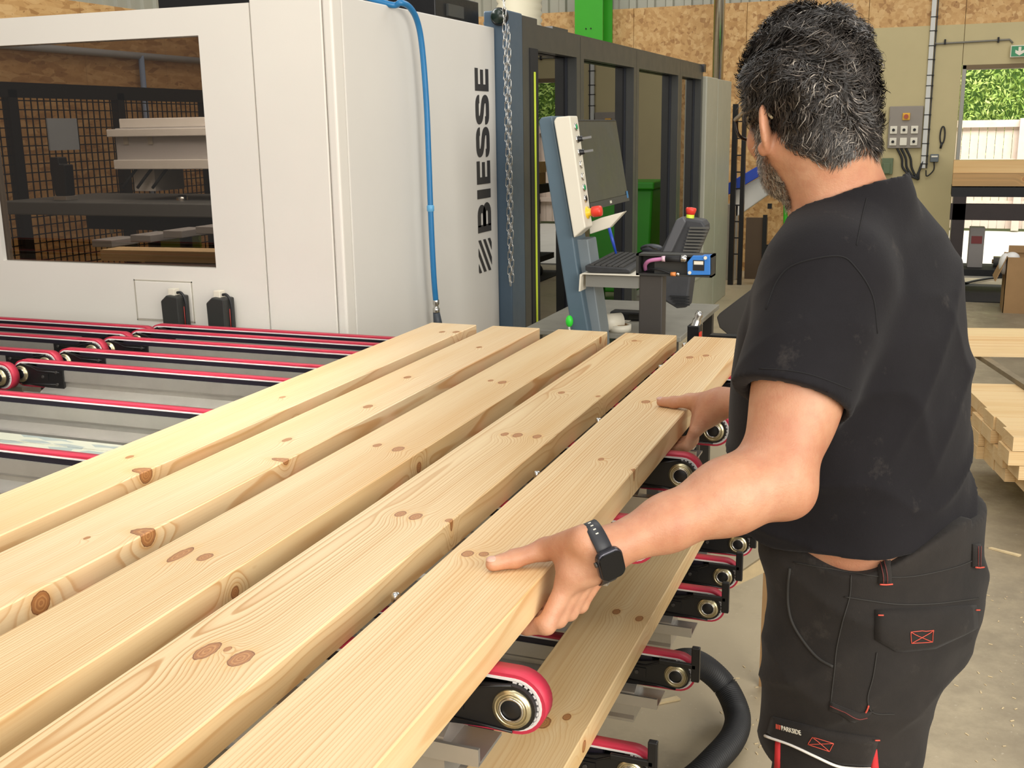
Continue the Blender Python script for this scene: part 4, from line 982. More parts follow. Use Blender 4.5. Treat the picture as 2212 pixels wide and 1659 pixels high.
# ---- around the doorway
A = onZ(2165, 676, 0); cbx = thing('cardboard_box', 'tall open cardboard box with a white bag on the floor', 'box', (A.x+.2, A.y+.2, 0))
zt = onY(2180, 556, A.y).z
b = MB(); b.box(A.x, A.x+.42, A.y, A.y+.006, 0, zt); b.box(A.x, A.x+.42, A.y+.394, A.y+.4, 0, zt); b.box(A.x, A.x+.006, A.y, A.y+.4, 0, zt); b.box(A.x+.414, A.x+.42, A.y, A.y+.4, 0, zt)
b.build('walls', M_card, cbx)
MB().prism([(A.x, zt), (A.x+.005, zt+.004), (A.x-.07, zt-.2), (A.x-.078, zt-.2)], 'y', A.y, A.y+.4).build('flap', M_card, cbx)
MB().box(A.x+.03, A.x+.42, A.y+.38, A.y+.386, zt, zt+.06).build('back_flap', M_card, cbx)
bg = onY(2172, 572, A.y+.05)
tag(MB().ell((bg.x, A.y+.12, bg.z), .05, .08, .09).ell((bg.x+.05, A.y+.12, bg.z+.05), .06, .07, .05).build('plastic_bag', mat('bag_white', '#d9d6d2', .5, bump=.6, bscale=40), None, off=(bg.x, A.y+.1, bg.z-.1)), 'crumpled white plastic bag hanging out of the cardboard box', 'bag')
TY = 10.9
tt = thing('timber_trolley', 'dark steel trolley with timber in front of the doorway', 'trolley', (.8, TY, 0))
q = PXZ([(2066, 347), (2066, 372), (2066, 402), (2066, 425), (2066, 440), (2064, 475)], TY)
xA, xB = q[0][0]-.02, q[0][0]+1.5
M_dkst = mat('rusty_dark_steel', '#2b2120', .6, var=.15, vscale=9)
MB().box(xA, xB, TY, TY+.5, q[3][1], q[2][1]-.01).build('top_frame', M_blackmat, tt)
MB().box(xA, xB, TY, TY+.06, q[5][1], q[4][1]).build('rail', M_dkst, tt)
for dx in (.02, .9): MB().box(xA+dx, xA+dx+.11, TY, TY+.1, 0.1, q[3][1]).build('leg', M_dkst, tt)
MB().box(xA, xB, TY, TY+.5, .16, .22).build('shelf', M_blackmat, tt)
for dx in (.05, .95): MB().lathe([(0, -.02), (.07, -.02), (.07, .02), (0, .02)], (xA+dx, TY+.05, .07), (0, 1, 0), 20).build('wheel', M_rubber, tt)
wB = wood('door_timber', 71, .02, -.1, .02, (), light='#d9b77e', warm='#c79c5f', contrast=.5)
for k, (za, zb2, yb, lab) in enumerate(((q[2][1], q[1][1]-.01, TY, 'brown timber lying on the trolley in the doorway, lower'), (q[1][1]-.008, q[0][1], TY+.02, 'yellow timber lying on the trolley in the doorway, upper'))):
    me = MB().box(-.12, .12, -1.5, 0, -(zb2-za), 0).mesh('door_timber'); me.materials.append(wB if k else wood('door_timber_dark', 72, .02, -.1, .02, ((-.12, -.6, -.05, .02, .02, .02),), light='#a98450', warm='#94703f', contrast=.5))
    o = bpy.data.objects.new('timber', me); COL.objects.link(o); o.location = (xA, yb+.12, zb2); o.rotation_euler = (0, 0, math.pi/2)
    tag(o, lab, 'timber')
q2 = PXZ([(2095, 490), (2125, 530), (2150, 515), (2212, 535)], TY+.2)
tb = thing('tool_case', 'grey tool case with a red label under the trolley rail', 'case', (q2[0][0]+.06, TY+.2, .22))
MB().box(q2[0][0], q2[1][0], TY+.15, TY+.3, .2202, q2[0][1]).build('case', mat('case_grey', '#8f8a86', .5), tb, bevel=.006)
MB().box(q2[0][0]+.02, q2[1][0]-.02, TY+.145, TY+.151, q2[1][1]+.02, q2[1][1]+.09).build('label_strip', mat('case_red', '#7c2a2a', .5), tb)
fo = thing('foil_roll', 'silver foil roll lying on the trolley shelf', 'roll', (q2[2][0]+.2, TY+.25, .22))
rr = (q2[2][1]-q2[3][1])/2+.01
MB().cyl((q2[2][0], TY+.25, .221+rr), (q2[2][0]+.5, TY+.25, .221+rr), rr, 20).build('roll', mat('foil', '#c9c9c6', .25, metal=.9, bump=.5, bscale=60), fo)
MB().cyl((q2[2][0]-.01, TY+.25, .221+rr), (q2[2][0], TY+.25, .221+rr), rr*.4, 12).build('core', M_card, fo)
cb3 = MB().tube(bezier([onZ(2085, 612, .02), onZ(2110, 606, .02), onZ(2150, 600, .02), onZ(2212, 596, .02)], 6), .012, 8)
tag(cb3.build('floor_cable', M_rubber, None, off=onZ(2110, 606, 0)), 'black cable lying on the floor before the doorway', 'cable')
mt_ = MB().box(.05, 1.6, 10.35, 11.5, 0, .008).build('floor_mat', M_blackmat, None, off=(.8, 10.9, 0)); tag(mt_, 'dark rubber mat on the floor before the doorway', 'mat')
# ---- outside: close-board fence and conifer hedge
FYY = 17.5
fz = onY(2150, 256, FYY).z
M_fence = mat('weathered_fence', '#cbb9aa', .7, var=.08, vscale=6)
fc = thing('yard_fence', 'pale close-board fence across the yard outside', 'fence', (2.0, FYY, 0))
x = -.6; pm = MB().box(-.053, .053, 0, .018, 0, fz-.06).mesh('board'); pm.materials.append(M_fence)
while x < 4.6:
    o = bpy.data.objects.new('board', pm); COL.objects.link(o); o.parent = fc; o.location = (x-2.0, random.uniform(-.004, .004), .02); x += .112
for z in (.35, .95, fz-.12): MB().box(-.7, 4.7, FYY-.05, FYY-.004, z, z+.07).build('rail', M_fence, fc)
for x in (-.2, 1.15, 2.5, 3.85): MB().box(x-.05, x+.05, FYY-.11, FYY-.05, 0, fz).build('post', M_fence, fc)
MB().box(-.7, 4.7, FYY-.03, FYY+.03, fz-.06, fz-.02).build('capping', M_fence, fc)
def foliage(name, cx, cy, n, rx, ry, z0, z1, seed, label):
    rnd = random.Random(seed); rg = np.random.default_rng(seed)
    P = np.stack([cx+rg.uniform(-rx, rx, n), cy-ry*np.abs(rg.normal(0, .6, n))+ry, rg.uniform(z0, z1, n)], 1)
    P[:, 1] = cy+rg.uniform(0, ry, n)**1.0
    d = rg.normal(0, 1, (n, 3)); d[:, 2] += .6; d /= np.linalg.norm(d, axis=1)[:, None]
    s = np.cross(d, rg.normal(0, 1, (n, 3))); s /= np.linalg.norm(s, axis=1)[:, None]
    L = rg.uniform(.04, .13, n)[:, None]; Wd = L*.16
    V = np.concatenate([P-s*Wd*.3, P+d*L*.5+s*Wd, P+d*L, P+d*L*.5-s*Wd], 0)
    idx = np.arange(n); F = np.stack([idx, idx+n, idx+2*n, idx+3*n], 1)
    me = bpy.data.meshes.new(name); me.from_pydata(V.tolist(), [], F.tolist())
    t = NT(name+'_leaf'); col = t.ramp(t.noise(t.obj(), 2.2, 5, .65), [(.3, '#6d8f38'), (.5, '#a3bd5c'), (.7, '#d6e090')])
    t.P(Base_Color=col, Roughness=.6); me.materials.append(t.m)
    return me
hd = thing('conifer_hedge', 'sunlit bright green conifer hedge behind the yard fence', 'hedge', (2, 19, 0))
me = foliage('hedge', 0, 0, 60000, 4.5, .9, 0, 4.6, 5, '')
o = bpy.data.objects.new('foliage', me); COL.objects.link(o); o.parent = hd; o['kind'] = 'stuff'
MB().box(-2.6, 6.6, 19.7, 19.9, 0, 4.4).build('core', mat('hedge_core', '#4d6b2a', .9, var=.2, vscale=4), hd)
# ---- seen through the bronze window: mesh fence, conduit and pipe on the left wall, clamps and an off-cut
fx = -5.3
mf = thing('mesh_fence', 'black wire mesh safety fence behind the machine', 'fence', (fx, 8, 0))
zr = onX(200, 200, fx).z
MB().box(fx-.03, fx+.03, 4.2, 11.5, zr-.045, zr+.045).build('top_rail', M_black, mf)
MB().box(fx-.03, fx+.03, 4.2, 11.5, .05, .10).build('bottom_rail', M_black, mf)
y = 4.2; ya = onX(42, 400, fx).y; yb = onX(262, 300, fx).y
for y in (ya, yb, yb+(yb-ya), yb+2*(yb-ya)): MB().box(fx-.03, fx+.03, y-.035, y+.035, 0, zr).build('post', M_black, mf)
ms_ = MB()
yy = 4.3
while yy < 11.4: ms_.box(fx-.003, fx+.003, yy-.0035, yy+.0035, .1, zr-.04); yy += .055
zz = .12
while zz < zr: ms_.box(fx-.003, fx+.003, 4.2, 11.5, zz-.0035, zz+.0035); zz += .055
o = ms_.build('mesh', M_black, mf); o['kind'] = 'stuff'
a = onX(135, 290, fx+.02); b = onX(135, 335, fx+.02)
MB().box(fx+.02, fx+.03, a.y-.13, a.y+.13, a.z-.10, a.z+.10).build('notice', mat('notice_grey', '#9aa3ab', .5), mf)
cw = thing('wall_conduit', 'grey conduit running along the left wall', 'conduit', (WX+.1, 9, 2.2))
a, b = onX(30, 100, WX+.06), onX(428, 130, WX+.06); zc_ = (a.z+b.z)/2
MB().tube([(WX+.06, 5, zc_), (WX+.06, 12, zc_)], .035, 10).build('tube', mat('conduit_pale', '#aeb4bb', .5), cw)
pv = onX(308, 180, WX+.06)
MB().tube([(WX+.07, pv.y, zc_), (WX+.07, pv.y, .5)], .03, 10).build('drop_pipe', mat('pipe_blue', '#8fa3c4', .45), cw)
for k, (px, py, w_) in enumerate(((235, 523, .12), (300, 515, .12), (352, 508, .11), (412, 502, .14))):
    q = onY(px, py, 4.3)
    cl = thing('clamp_block', 'grey clamp plate inside the machine, ' + ['leftmost', 'second from left', 'third from left', 'rightmost'][k] + ' of four', 'clamp', (q.x, 4.35, q.z), 'clamp plates in the machine')
    MB().box(q.x-w_/2, q.x+w_/2, 4.25+.06*k, 4.45+.06*k, q.z-.02, q.z+.015).build('plate', mat('clamp_grey', '#a5a3a2', .4), cl, bevel=.003)
    MB().cyl((q.x, 4.35+.06*k, onY(222, 548, 4.0).z-.031), (q.x, 4.35+.06*k, q.z-.02), .03, 12).build('stem', M_darkm, cl)
q0 = onY(222, 548, 4.0); q1 = onY(470, 520, 4.0)
me = MB().box(-.07, .07, -1.1, 0, -.05, 0).mesh('offcut'); me.materials.append(wood('offcut_pine', 81, .02, -.1, .009, (), light='#ecd3a6', warm='#e0bf8c'))
o = bpy.data.objects.new('pine_offcut', me); COL.objects.link(o); o.location = (q0.x, 4.05, q0.z+.02); o.rotation_euler = (0, 0, math.pi/2+R_(4))
tag(o, 'pine off-cut lying inside the machine', 'off-cut')
tbm = thing('machine_table', 'dark machine table under the off-cut inside the machine', 'table', (-2.6, 4.2, 0))
MB().box(-3.3, -1.85, 3.7, 4.7, q0.z-.12, q0.z-.032).build('bed', M_darkm, tbm, bevel=.004)
MB().box(-3.2, -1.95, 3.8, 4.6, 0, q0.z-.12).build('base', M_darkm, tbm)
# ---- floor things
hs_ = thing('floor_hose', 'black ribbed suction hose curving on the floor', 'hose', onZ(1560, 1560, 0))
pts = [onZ(1440, 1440, .30), onZ(1500, 1430, .20), onZ(1560, 1475, .10), onZ(1592, 1540, .06), onZ(1585, 1590, .05), onZ(1545, 1640, .05), onZ(1490, 1690, .05), onZ(1400, 1740, .05)]
pth = bezier(pts, 60); rad = [.034 if i % 4 < 2 else .0305 for i in range(len(pth))]
MB().tube(pth, rad, 16).build('ribbed_tube', M_rubber, hs_)
rnd = random.Random(9)
M_chip = mat('wood_chip', '#d9c49a', .7, var=.1, vscale=30)
for k, (px, py, L, a) in enumerate(((1432, 1520, .11, .9), (2170, 1190, .12, -.6), (2060, 1448, .03, 0.1))):
    q = onZ(px, py, .003); m_ = MB().box(-L/2, L/2, -.009, .009, 0, .006, Matrix.Rotation(a, 4, 'Z')); m_.v = [(p[0], p[1]*(1 if p[0] > 0 else .4), p[2]) for p in m_.v]
    o = m_.build('wood_splinter', M_chip, None, off=(0, 0, 0)); o.location = (q.x, q.y, .0005)
    tag(o, ['pale wood splinter on the floor inside the hose curve', 'long wood splinter on the floor right of the worker', 'tiny wood splinter behind the worker thigh'][k], 'splinter')
cm = MB()
for i in range(520):
    x = rnd.uniform(-.45, 1.0); yq = rnd.uniform(1.6, 3.9); s = rnd.uniform(.0008, .0032); a = rnd.uniform(0, 3)
    M_ = Matrix.Translation((x, yq, .0005)) @ Matrix.Rotation(a, 4, 'Z'); cm.box(-s*2, s*2, -s*.6, s*.6, 0, .0012, M_)
o = cm.build('sawdust', M_chip, None, off=(0.4, 3.4, 0)); tag(o, 'scattered sawdust flakes on the concrete floor', 'sawdust', kind='stuff')
q = onZ(1650, 1215, .55)
so = thing('scrap_offcut', 'thin pine off-cut leaning behind the lower belts', 'off-cut', (-.2, 2.9, 0))
a0, a1 = onY(1590, 1240, 2.9), onY(1660, 1192, 2.9)
MB().prism([(a0.x, a0.z-.03), (a1.x, a1.z-.05), (a1.x, a1.z), (a0.x, a0.z)], 'y', 2.88, 2.9).build('board', M_chip, so)
MB().box(a1.x-.01, a1.x+.03, 2.885, 2.895, 0, a1.z-.02).build('prop', M_card, so)
# ------------------------------------------------------------------ the worker: implicit surfaces polygonised with surface nets
V3 = lambda v: np.array(v, float)
def rcone(P, a, b, ra, rb):
    a = V3(a); b = V3(b); ab = b-a; t = np.clip(((P-a) @ ab)/max(ab @ ab, 1e-9), 0, 1)
    return np.linalg.norm(P-(a+t[:, None]*ab), axis=1)-(ra+(rb-ra)*t)
def elli(P, c, r, Rm=None):
    q = P-V3(c)
    if Rm is not None: q = q @ Rm
    r = V3(r); k0 = np.linalg.norm(q/r, axis=1); k1 = np.linalg.norm(q/(r*r), axis=1)+1e-9
    return k0*(k0-1)/k1
def smin(a, b, k):
    h = np.clip(.5+.5*(b-a)/k, 0, 1); return b*(1-h)+a*h-k*h*(1-h)
def smax(a, b, k): return -smin(-a, -b, k)
def near(P, c, R, fn):
    d = np.linalg.norm(P-V3(c), axis=1)-R; out = np.maximum(d, .03)+.03; m = d < .03
    if m.any(): out[m] = fn(P[m])
    return out
def nets(fn, lo, hi, h, B=8):
    lo = V3(lo); n = np.ceil((V3(hi)-lo)/(h*B)).astype(int)
    g = np.stack(np.meshgrid(*[np.arange(k) for k in n], indexing='ij'), -1).reshape(-1, 3)
    c = lo+(g+.5)*h*B; d = fn(c); act = g[np.abs(d) < h*B*1.25]
    k = np.arange(B+1); off = np.stack(np.meshgrid(k, k, k, indexing='ij'), -1).reshape(-1, 3)
    ids = (act[:, None, :]*B+off[None]); vals = np.empty(len(act)*len(off)); flat = ids.reshape(-1, 3)
    for s in range(0, len(flat), 400000): vals[s:s+400000] = fn(lo+flat[s:s+400000]*h)
    v = vals.reshape(len(act), B+1, B+1, B+1); neg = v < 0
    cs = [(i, j, l) for i in (0, 1) for j in (0, 1) for l in (0, 1)]
    sub = lambda A, c: A[:, c[0]:c[0]+B, c[1]:c[1]+B, c[2]:c[2]+B]
    cnt = sum(sub(neg, c).astype(np.int8) for c in cs); w = np.argwhere((cnt > 0) & (cnt < 8))
    base = act[w[:, 0]]*B+w[:, 1:]
    cv = {c: v[w[:, 0], w[:, 1]+c[0], w[:, 2]+c[1], w[:, 3]+c[2]] for c in cs}
    acc = np.zeros((len(w), 3)); num = np.zeros(len(w))
    for a in cs:
        for ax in range(3):
            if a[ax]: continue
            b = list(a); b[ax] = 1; b = tuple(b); x0, x1 = cv[a], cv[b]; cr = (x0 < 0) != (x1 < 0)
            t = np.where(cr, x0/np.where(cr, x0-x1, 1), 0); p = np.array(a, float)[None].repeat(len(w), 0); p[:, ax] = t
            acc += p*cr[:, None]; num += cr
    pos = lo+(base+acc/num[:, None])*h
    N = n*B+2; key = lambda q: (q[:, 0]*N[1]+q[:, 1])*N[2]+q[:, 2]
    kk = key(base+1); o = np.argsort(kk); ks = kk[o]
    def look(q):
        z = key(q+1); i = np.clip(np.searchsorted(ks, z), 0, len(ks)-1); ok = ks[i] == z; return o[i], ok
    F = []
    for ax in range(3):
        e = [0, 0, 0]; e[ax] = 1; s0 = cv[(0, 0, 0)] < 0; s1 = cv[tuple(e)] < 0; m = np.where(s0 != s1)[0]
        u, w2 = (ax+1) % 3, (ax+2) % 3; du = np.zeros(3, int); du[u] = 1; dw = np.zeros(3, int); dw[w2] = 1
        q = base[m]; i1, k1 = look(q-du); i2, k2 = look(q-du-dw); i3, k3 = look(q-dw); ok = k1 & k2 & k3
        f = np.stack([m, i1, i2, i3], 1)[ok]; fl = s0[m][ok]; f[~fl] = f[~fl][:, ::-1]; F.append(f)
    return pos, np.concatenate(F)
def relax(pos, F, it=2):
    for _ in range(it):
        acc = np.zeros_like(pos); num = np.zeros(len(pos))
        for a in range(4):
            np.add.at(acc, F[:, a], pos[F[:, (a+1) % 4]]+pos[F[:, (a+3) % 4]]); np.add.at(num, F[:, a], 2)
        m = num > 0; pos = np.where(m[:, None], pos*.5+.5*acc/np.maximum(num, 1)[:, None], pos)
    return pos
def sobj(name, fn, lo, hi, h, mt, parent, it=2):
    pos, F = nets(fn, lo, hi, h); pos = relax(pos, F, it)
    base = np.array(wloc(parent)) if parent is not None else np.zeros(3)
    me = bpy.data.meshes.new(name); me.vertices.add(len(pos)); me.vertices.foreach_set('co', (pos-base).astype(np.float32).ravel())
    me.loops.add(len(F)*4); me.loops.foreach_set('vertex_index', F.astype(np.int32).ravel())
    me.polygons.add(len(F)); me.polygons.foreach_set('loop_start', np.arange(0, len(F)*4, 4, dtype=np.int32)); me.polygons.foreach_set('loop_total', np.full(len(F), 4, np.int32))
    me.polygons.foreach_set('use_smooth', np.ones(len(F), bool)); me.update(calc_edges=True); me.materials.append(mt)
    o = bpy.data.objects.new(name, me); COL.objects.link(o); o.parent = parent
    return o, pos, F
# ---- pose
FA = R_(25)                                                     # the trunk is turned a little away from the viewer
fwd = V3((-math.cos(FA), math.sin(FA), 0)); lft = V3((-math.sin(FA), -math.cos(FA), 0))
TYc = 1.70
S_L = V3(atD(1795, 610, 1.50)); E_L = V3(atD(1672, 1030, 1.43)); W_L = V3(atD(1312, 1186, 1.365))
rows = [(396, 1800, 1938, .085), (430, 1765, 1962, .115), (470, 1728, 1998, .150), (510, 1700, 2034, .180), (560, 1672, 2059, .200), (620, 1645, 2077, .205), (700, 1617, 2085, .205), (800, 1604, 2086, .200),
        (900, 1598, 2085, .195), (1000, 1596, 2087, .190), (1080, 1602, 2099, .190), (1150, 1614, 2113, .192), (1200, 1640, 2119, .190), (1240, 1655, 2122, .188)]
def profile(rows, Yc, off=0.0):
    z = []; c = []; A_ = []; Bb = []
    for (py, l, r, b) in rows:
        p, q = V3(onY(l, py, Yc)), V3(onY(r, py, Yc)); half = (q[0]-p[0])/2; b = b+off; half = half+off
        a = math.sqrt(max(half**2-(b*math.sin(FA))**2, (.5*half)**2))/math.cos(FA)
        z.append((p[2]+q[2])/2); c.append((p[0]+q[0])/2); A_.append(a); Bb.append(b)
    i = np.argsort(z); return [np.array(x)[i] for x in (z, c, A_, Bb)]
def prof_sdf(P, pr, Yc, ztop, zbot, k=.02):
    z, c, A_, Bb = pr; x = np.interp(P[:, 2], z, c); a = np.interp(P[:, 2], z, A_); b = np.interp(P[:, 2], z, Bb)
    q = np.stack([P[:, 0]-x, P[:, 1]-Yc], 1); u = (q @ fwd[:2])/a; v = (q @ lft[:2])/b
    rr = (np.abs(u)**2.3+np.abs(v)**2.3)**(1/2.3); d = (rr-1)*np.minimum(a, b)*.9
    return smax(smax(d, P[:, 2]-ztop, k), zbot-P[:, 2], .004)
skrows = rows[:11]+[(1150, 1652, 2106, .180), (1200, 1676, 2108, .176), (1250, 1684, 2112, .176)]
prSkin = profile(skrows, TYc, -.012)
zrow = lambda y: onY(1850, y, TYc).z
# right arm (mostly hidden by the trunk)
S_R = V3(atD(1795, 610, 1.50))+V3((-.015, .36, -.02))
tip = lambda px, py, z: V3(onZ(px, py, z))
W_R = V3((-.352, 2.045, 1.040)); E_R = S_R+V3((-.02, .06, -.27))
E_R = (W_R+E_R)/2+ (E_R-W_R)/2*1.0
# left hand joints
thL = [V3(atD(1262, 1168, 1.358)), V3(onZ(1180, 1186, 1.024)), V3(onZ(1112, 1207, 1.0145)), V3(onZ(1064, 1218, 1.0125))]
mcpL = V3(onX(1222, 1264, -.400)); pipL = V3(onX(1180, 1336, -.4175))
fL = []
for k in range(4):
    m_ = mcpL+V3((.0105*k, .0195*k, .002*k-.004*(k == 3))); p_ = pipL+V3((.009*k, .0190*k, .001*k))
    p_[2] = min(p_[2], .950+.002*k); d_ = p_+V3((-.027, .002, -.008+.002*k)); t_ = d_+V3((-.021, .001, .003))
    fL.append((m_, p_, d_, t_, (.0122, .0122, .0115, .0100)[k]))
# right hand joints: thumb on top, little finger towards the viewer
thR = [V3((-.372, 2.062, 1.036)), V3(onZ(1490, 866, 1.022)), V3(onZ(1456, 869, 1.0145)), V3(onZ(1428, 868, 1.012))]
fR = []
for k in range(4):                                              # 0 = index (far) .. 3 = little (near)
    m_ = V3((-.405+.002*k, 2.098-.0215*k, .992-.004*k)); p_ = V3((-.4165, 2.096-.0205*k, .944+.001*k)); d_ = p_+V3((-.026, .0, -.006)); t_ = d_+V3((-.02, 0, .004))
    fR.append((m_, p_, d_, t_, (.0115, .0118, .0112, .0098)[k]))
def hand(P, W, th, fg, up):
    d = rcone(P, W, (W+fg[1][0])/2, .026, .024)
    for m_, p_, d_, t_, r in fg: d = smin(d, rcone(P, W*.75+m_*.25+V3(up)*.0, m_, .021, r*1.12), .016)
    d = smin(d, rcone(P, th[0], th[1], .021, .0145), .016)
    d = smin(d, rcone(P, (fg[0][0]+th[1])/2+V3((.012, 0, 0)), (fg[0][0]*.7+th[0]*.3), .011, .016), .018)     # web of the thumb
    th_ = smin(rcone(P, th[1], th[2], .0135, .0118), rcone(P, th[2], th[3], .0118, .0100), .006)
    th_ = smin(th_, elli(P, th[2], (.0125, .0125, .012)), .004)
    d = smin(d, th_, .010)
    for m_, p_, d_, t_, r in fg:
        f = smin(rcone(P, m_, p_, r*1.06, r*.98), rcone(P, p_, d_, r*.96, r*.88), .004); f = smin(f, rcone(P, d_, t_, r*.88, r*.78), .004)
        f = smin(f, elli(P, p_, (r*1.06,)*3), .004); f = smin(f, elli(P, m_+V3((.003, 0, .002)), (r*1.12,)*3), .006)
        d = smin(d, f, .0045)
    return d
# ---- head
HB = R_(50); HT = R_(12)
hf0 = V3((-math.cos(HB), math.sin(HB), 0)); hl = V3((-math.sin(HB), -math.cos(HB), 0))
hf = hf0*math.cos(HT)-V3((0, 0, 1))*math.sin(HT); hu = np.cross(hf, hl); hu = hu if hu[2] > 0 else -hu
HR = np.stack([hf, hl, hu], 1)
Hc = V3(atD(1746, 196, 1.575))
Hp = lambda f, l, u: Hc+hf*f+hl*l+hu*u
def head(P):
    d = elli(P, Hc, (.096, .0765, .102), HR)
    d = smin(d, elli(P, Hp(.030, 0, -.060), (.070, .062, .075), HR), .03)       # face
    d = smin(d, elli(P, Hp(.050, 0, -.112), (.042, .040, .030), HR), .03)        # chin
    for s in (1, -1):
        d = smin(d, rcone(P, Hp(-.004, .058*s, -.085), Hp(.05, .03*s, -.122), .018, .014), .02)   # jaw
        d = smin(d, elli(P, Hp(.068, .040*s, -.060), (.018, .022, .018), HR), .02)   # cheek
        d = smax(d, -elli(P, Hp(.094, .032*s, -.024), (.012, .017, .011), HR), .008)   # eye socket
        d = smin(d, elli(P, Hp(.079, .032*s, -.024), (.0115, .0115, .0115), HR), .003)   # eye
        ec = Hp(-.012, .084*s, -.056)
        ea = hu*math.cos(.25)-hf*math.sin(.25)*1.0; en = hl*s*.72+hf*.69; en = en/np.linalg.norm(en); eb = np.cross(ea, en)
        E_ = np.stack([eb/np.linalg.norm(eb), ea/np.linalg.norm(ea), en], 1)
        ear = elli(P, ec, (.0195, .034, .0075), E_)
        ear = smax(ear, -elli(P, ec+en*.008+hf*.002, (.012, .023, .006), E_), .004)
        ear = smin(ear, elli(P, ec-ea*.028+hf*.004, (.010, .010, .0065), E_), .006)
        d = smin(d, ear, .006)
    d = smin(d, rcone(P, Hp(.090, 0, -.025), Hp(.112, 0, -.066), .008, .014), .012)   # nose
    d = smin(d, elli(P, Hp(.088, 0, -.092), (.012, .024, .008), HR), .008)        # lips
    d = smin(d, elli(P, Hp(.082, 0, -.003), (.012, .05, .012), HR), .02)        # brow
    return d
NB = V3(onY(1830, 440, 1.70)); NT_ = Hp(-.030, 0, -.085)
def arms(P):
    dl = rcone(P, S_L, E_L, .062, .049)
    dl = smin(dl, elli(P, (S_L*.45+E_L*.55)+V3((-.004, 0, 0)), (.050, .050, .10)), .04)
    f1 = E_L*.72+W_L*.28
    dl = smin(dl, rcone(P, E_L, f1, .044, .0455), .03)
    dl = smin(dl, rcone(P, f1, E_L*.35+W_L*.65, .0445, .034), .03); dl = smin(dl, rcone(P, E_L*.35+W_L*.65, W_L, .034, .0255), .02)
    dl = smin(dl, elli(P, E_L+V3((.022, 0, -.022)), (.026, .026, .026)), .03)
    dr = smin(rcone(P, S_R, E_R, .064, .050), rcone(P, E_R, W_R, .046, .027), .03)
    return dl, dr
def body(P):
    d = prof_sdf(P, prSkin, TYc, zrow(400), zrow(1300), .03)
    d = smin(d, near(P, (NB+NT_)/2, .24, lambda Q: smin(rcone(Q, NB+V3((0, 0, -.05)), NT_, .078, .063), rcone(Q, NT_, Hp(.02, 0, -.09), .055, .045), .03)), .035)
    d = smin(d, near(P, Hc, .26, head), .02)
    dl, dr = arms(P)
    d = smin(d, dl, .03); d = smin(d, dr, .03)
    d = smin(d, near(P, mcpL, .20, lambda Q: hand(Q, W_L, thL, fL, (0, 0, 0))), .012)
    d = smin(d, near(P, fR[1][0], .20, lambda Q: hand(Q, W_R, thR, fR, (0, 0, 0))), .012)
    return d
def skin():
    t = NT('skin'); o = t.obj(); a = t.noise(o, 9, 4, .6); b = t.noise(o, 42, 4, .65); c = t.noise(t.vm('MULTIPLY', o, (1, 1, 1)), 420, 2, .6)
    col = t.ramp(a, [(.28, '#b0775a'), (.5, '#be8a6a'), (.72, '#c99a7c')])
    col = t.mix(t.math('MULTIPLY', t.ramp(b, [(.45, 0.0), (.75, 1.0)]), .35), col, lin('#a8624a'))
    t.P(Base_Color=col, Roughness=.5, Subsurface_Weight=.12, Subsurface_Scale=.01); t.b.inputs['Subsurface Radius'].default_value = (1, .35, .2)
    t.bump(t.math('ADD', t.math('MULTIPLY', c, .6), t.math('MULTIPLY', t.noise(o, 90, 4, .7), 1.0)), .25, .0025); return t.m
M_skin = skin()
pr_root = thing('person', 'worker in black T-shirt and black work trousers bending over a plank', 'person', (float(TYc*0-.05), TYc, 0))
lo = (-.62, 1.08, .85); hi = (.22, 2.22, 1.78)
ob, bpos, bF = sobj('body', body, lo, hi, .0032, M_skin, pr_root, 2)
# ---- T-shirt
prS = profile(rows, TYc, .0)
slA = S_L+V3((.0, .0, .0)); slB = S_L+(E_L-S_L)*.56
def folds(P):
    x, y, z = P[:, 0], P[:, 1], P[:, 2]
    n = np.sin(7*x+3*z)*.6+np.sin(11*y-5*z+1.3)*.5+.4*np.sin(19*x-13*z+y*9)
    rd = lambda s_: (1-np.abs(np.sin(s_)))**2
    m1 = np.clip((1.16-z)/.10, 0, 1)                                      # gathers above the waistband
    f = -.0075*rd(34*z+8*x-7*y+1.5*n)*m1
    m2 = np.exp(-((z-1.20)/.11)**2)*np.clip((x+.22)/.1, 0, 1)            # drag lines from the armpit
    f += -.0065*rd(26*(z*.85+x*.6)+1.6*n)*m2
    m3 = np.clip((z-1.02)/.1, 0, 1)*np.clip((x+.06)/.05, 0, 1)           # long soft folds down the back
    f += -.0045*rd(34*(x*.9-z*.30)+1.4*n)*m3
    f += .0018*np.sin(30*z+25*x+2*n)
    return f
SAX = (E_L-S_L)/np.linalg.norm(E_L-S_L); SRX = (E_R-S_R)/np.linalg.norm(E_R-S_R)
CLR = V3(onY(1937, 406, 1.74)); CLN = fwd*.50+V3((0, 0, .87)); CLN /= np.linalg.norm(CLN)
TRAP = NB+V3((.015, 0, .005))
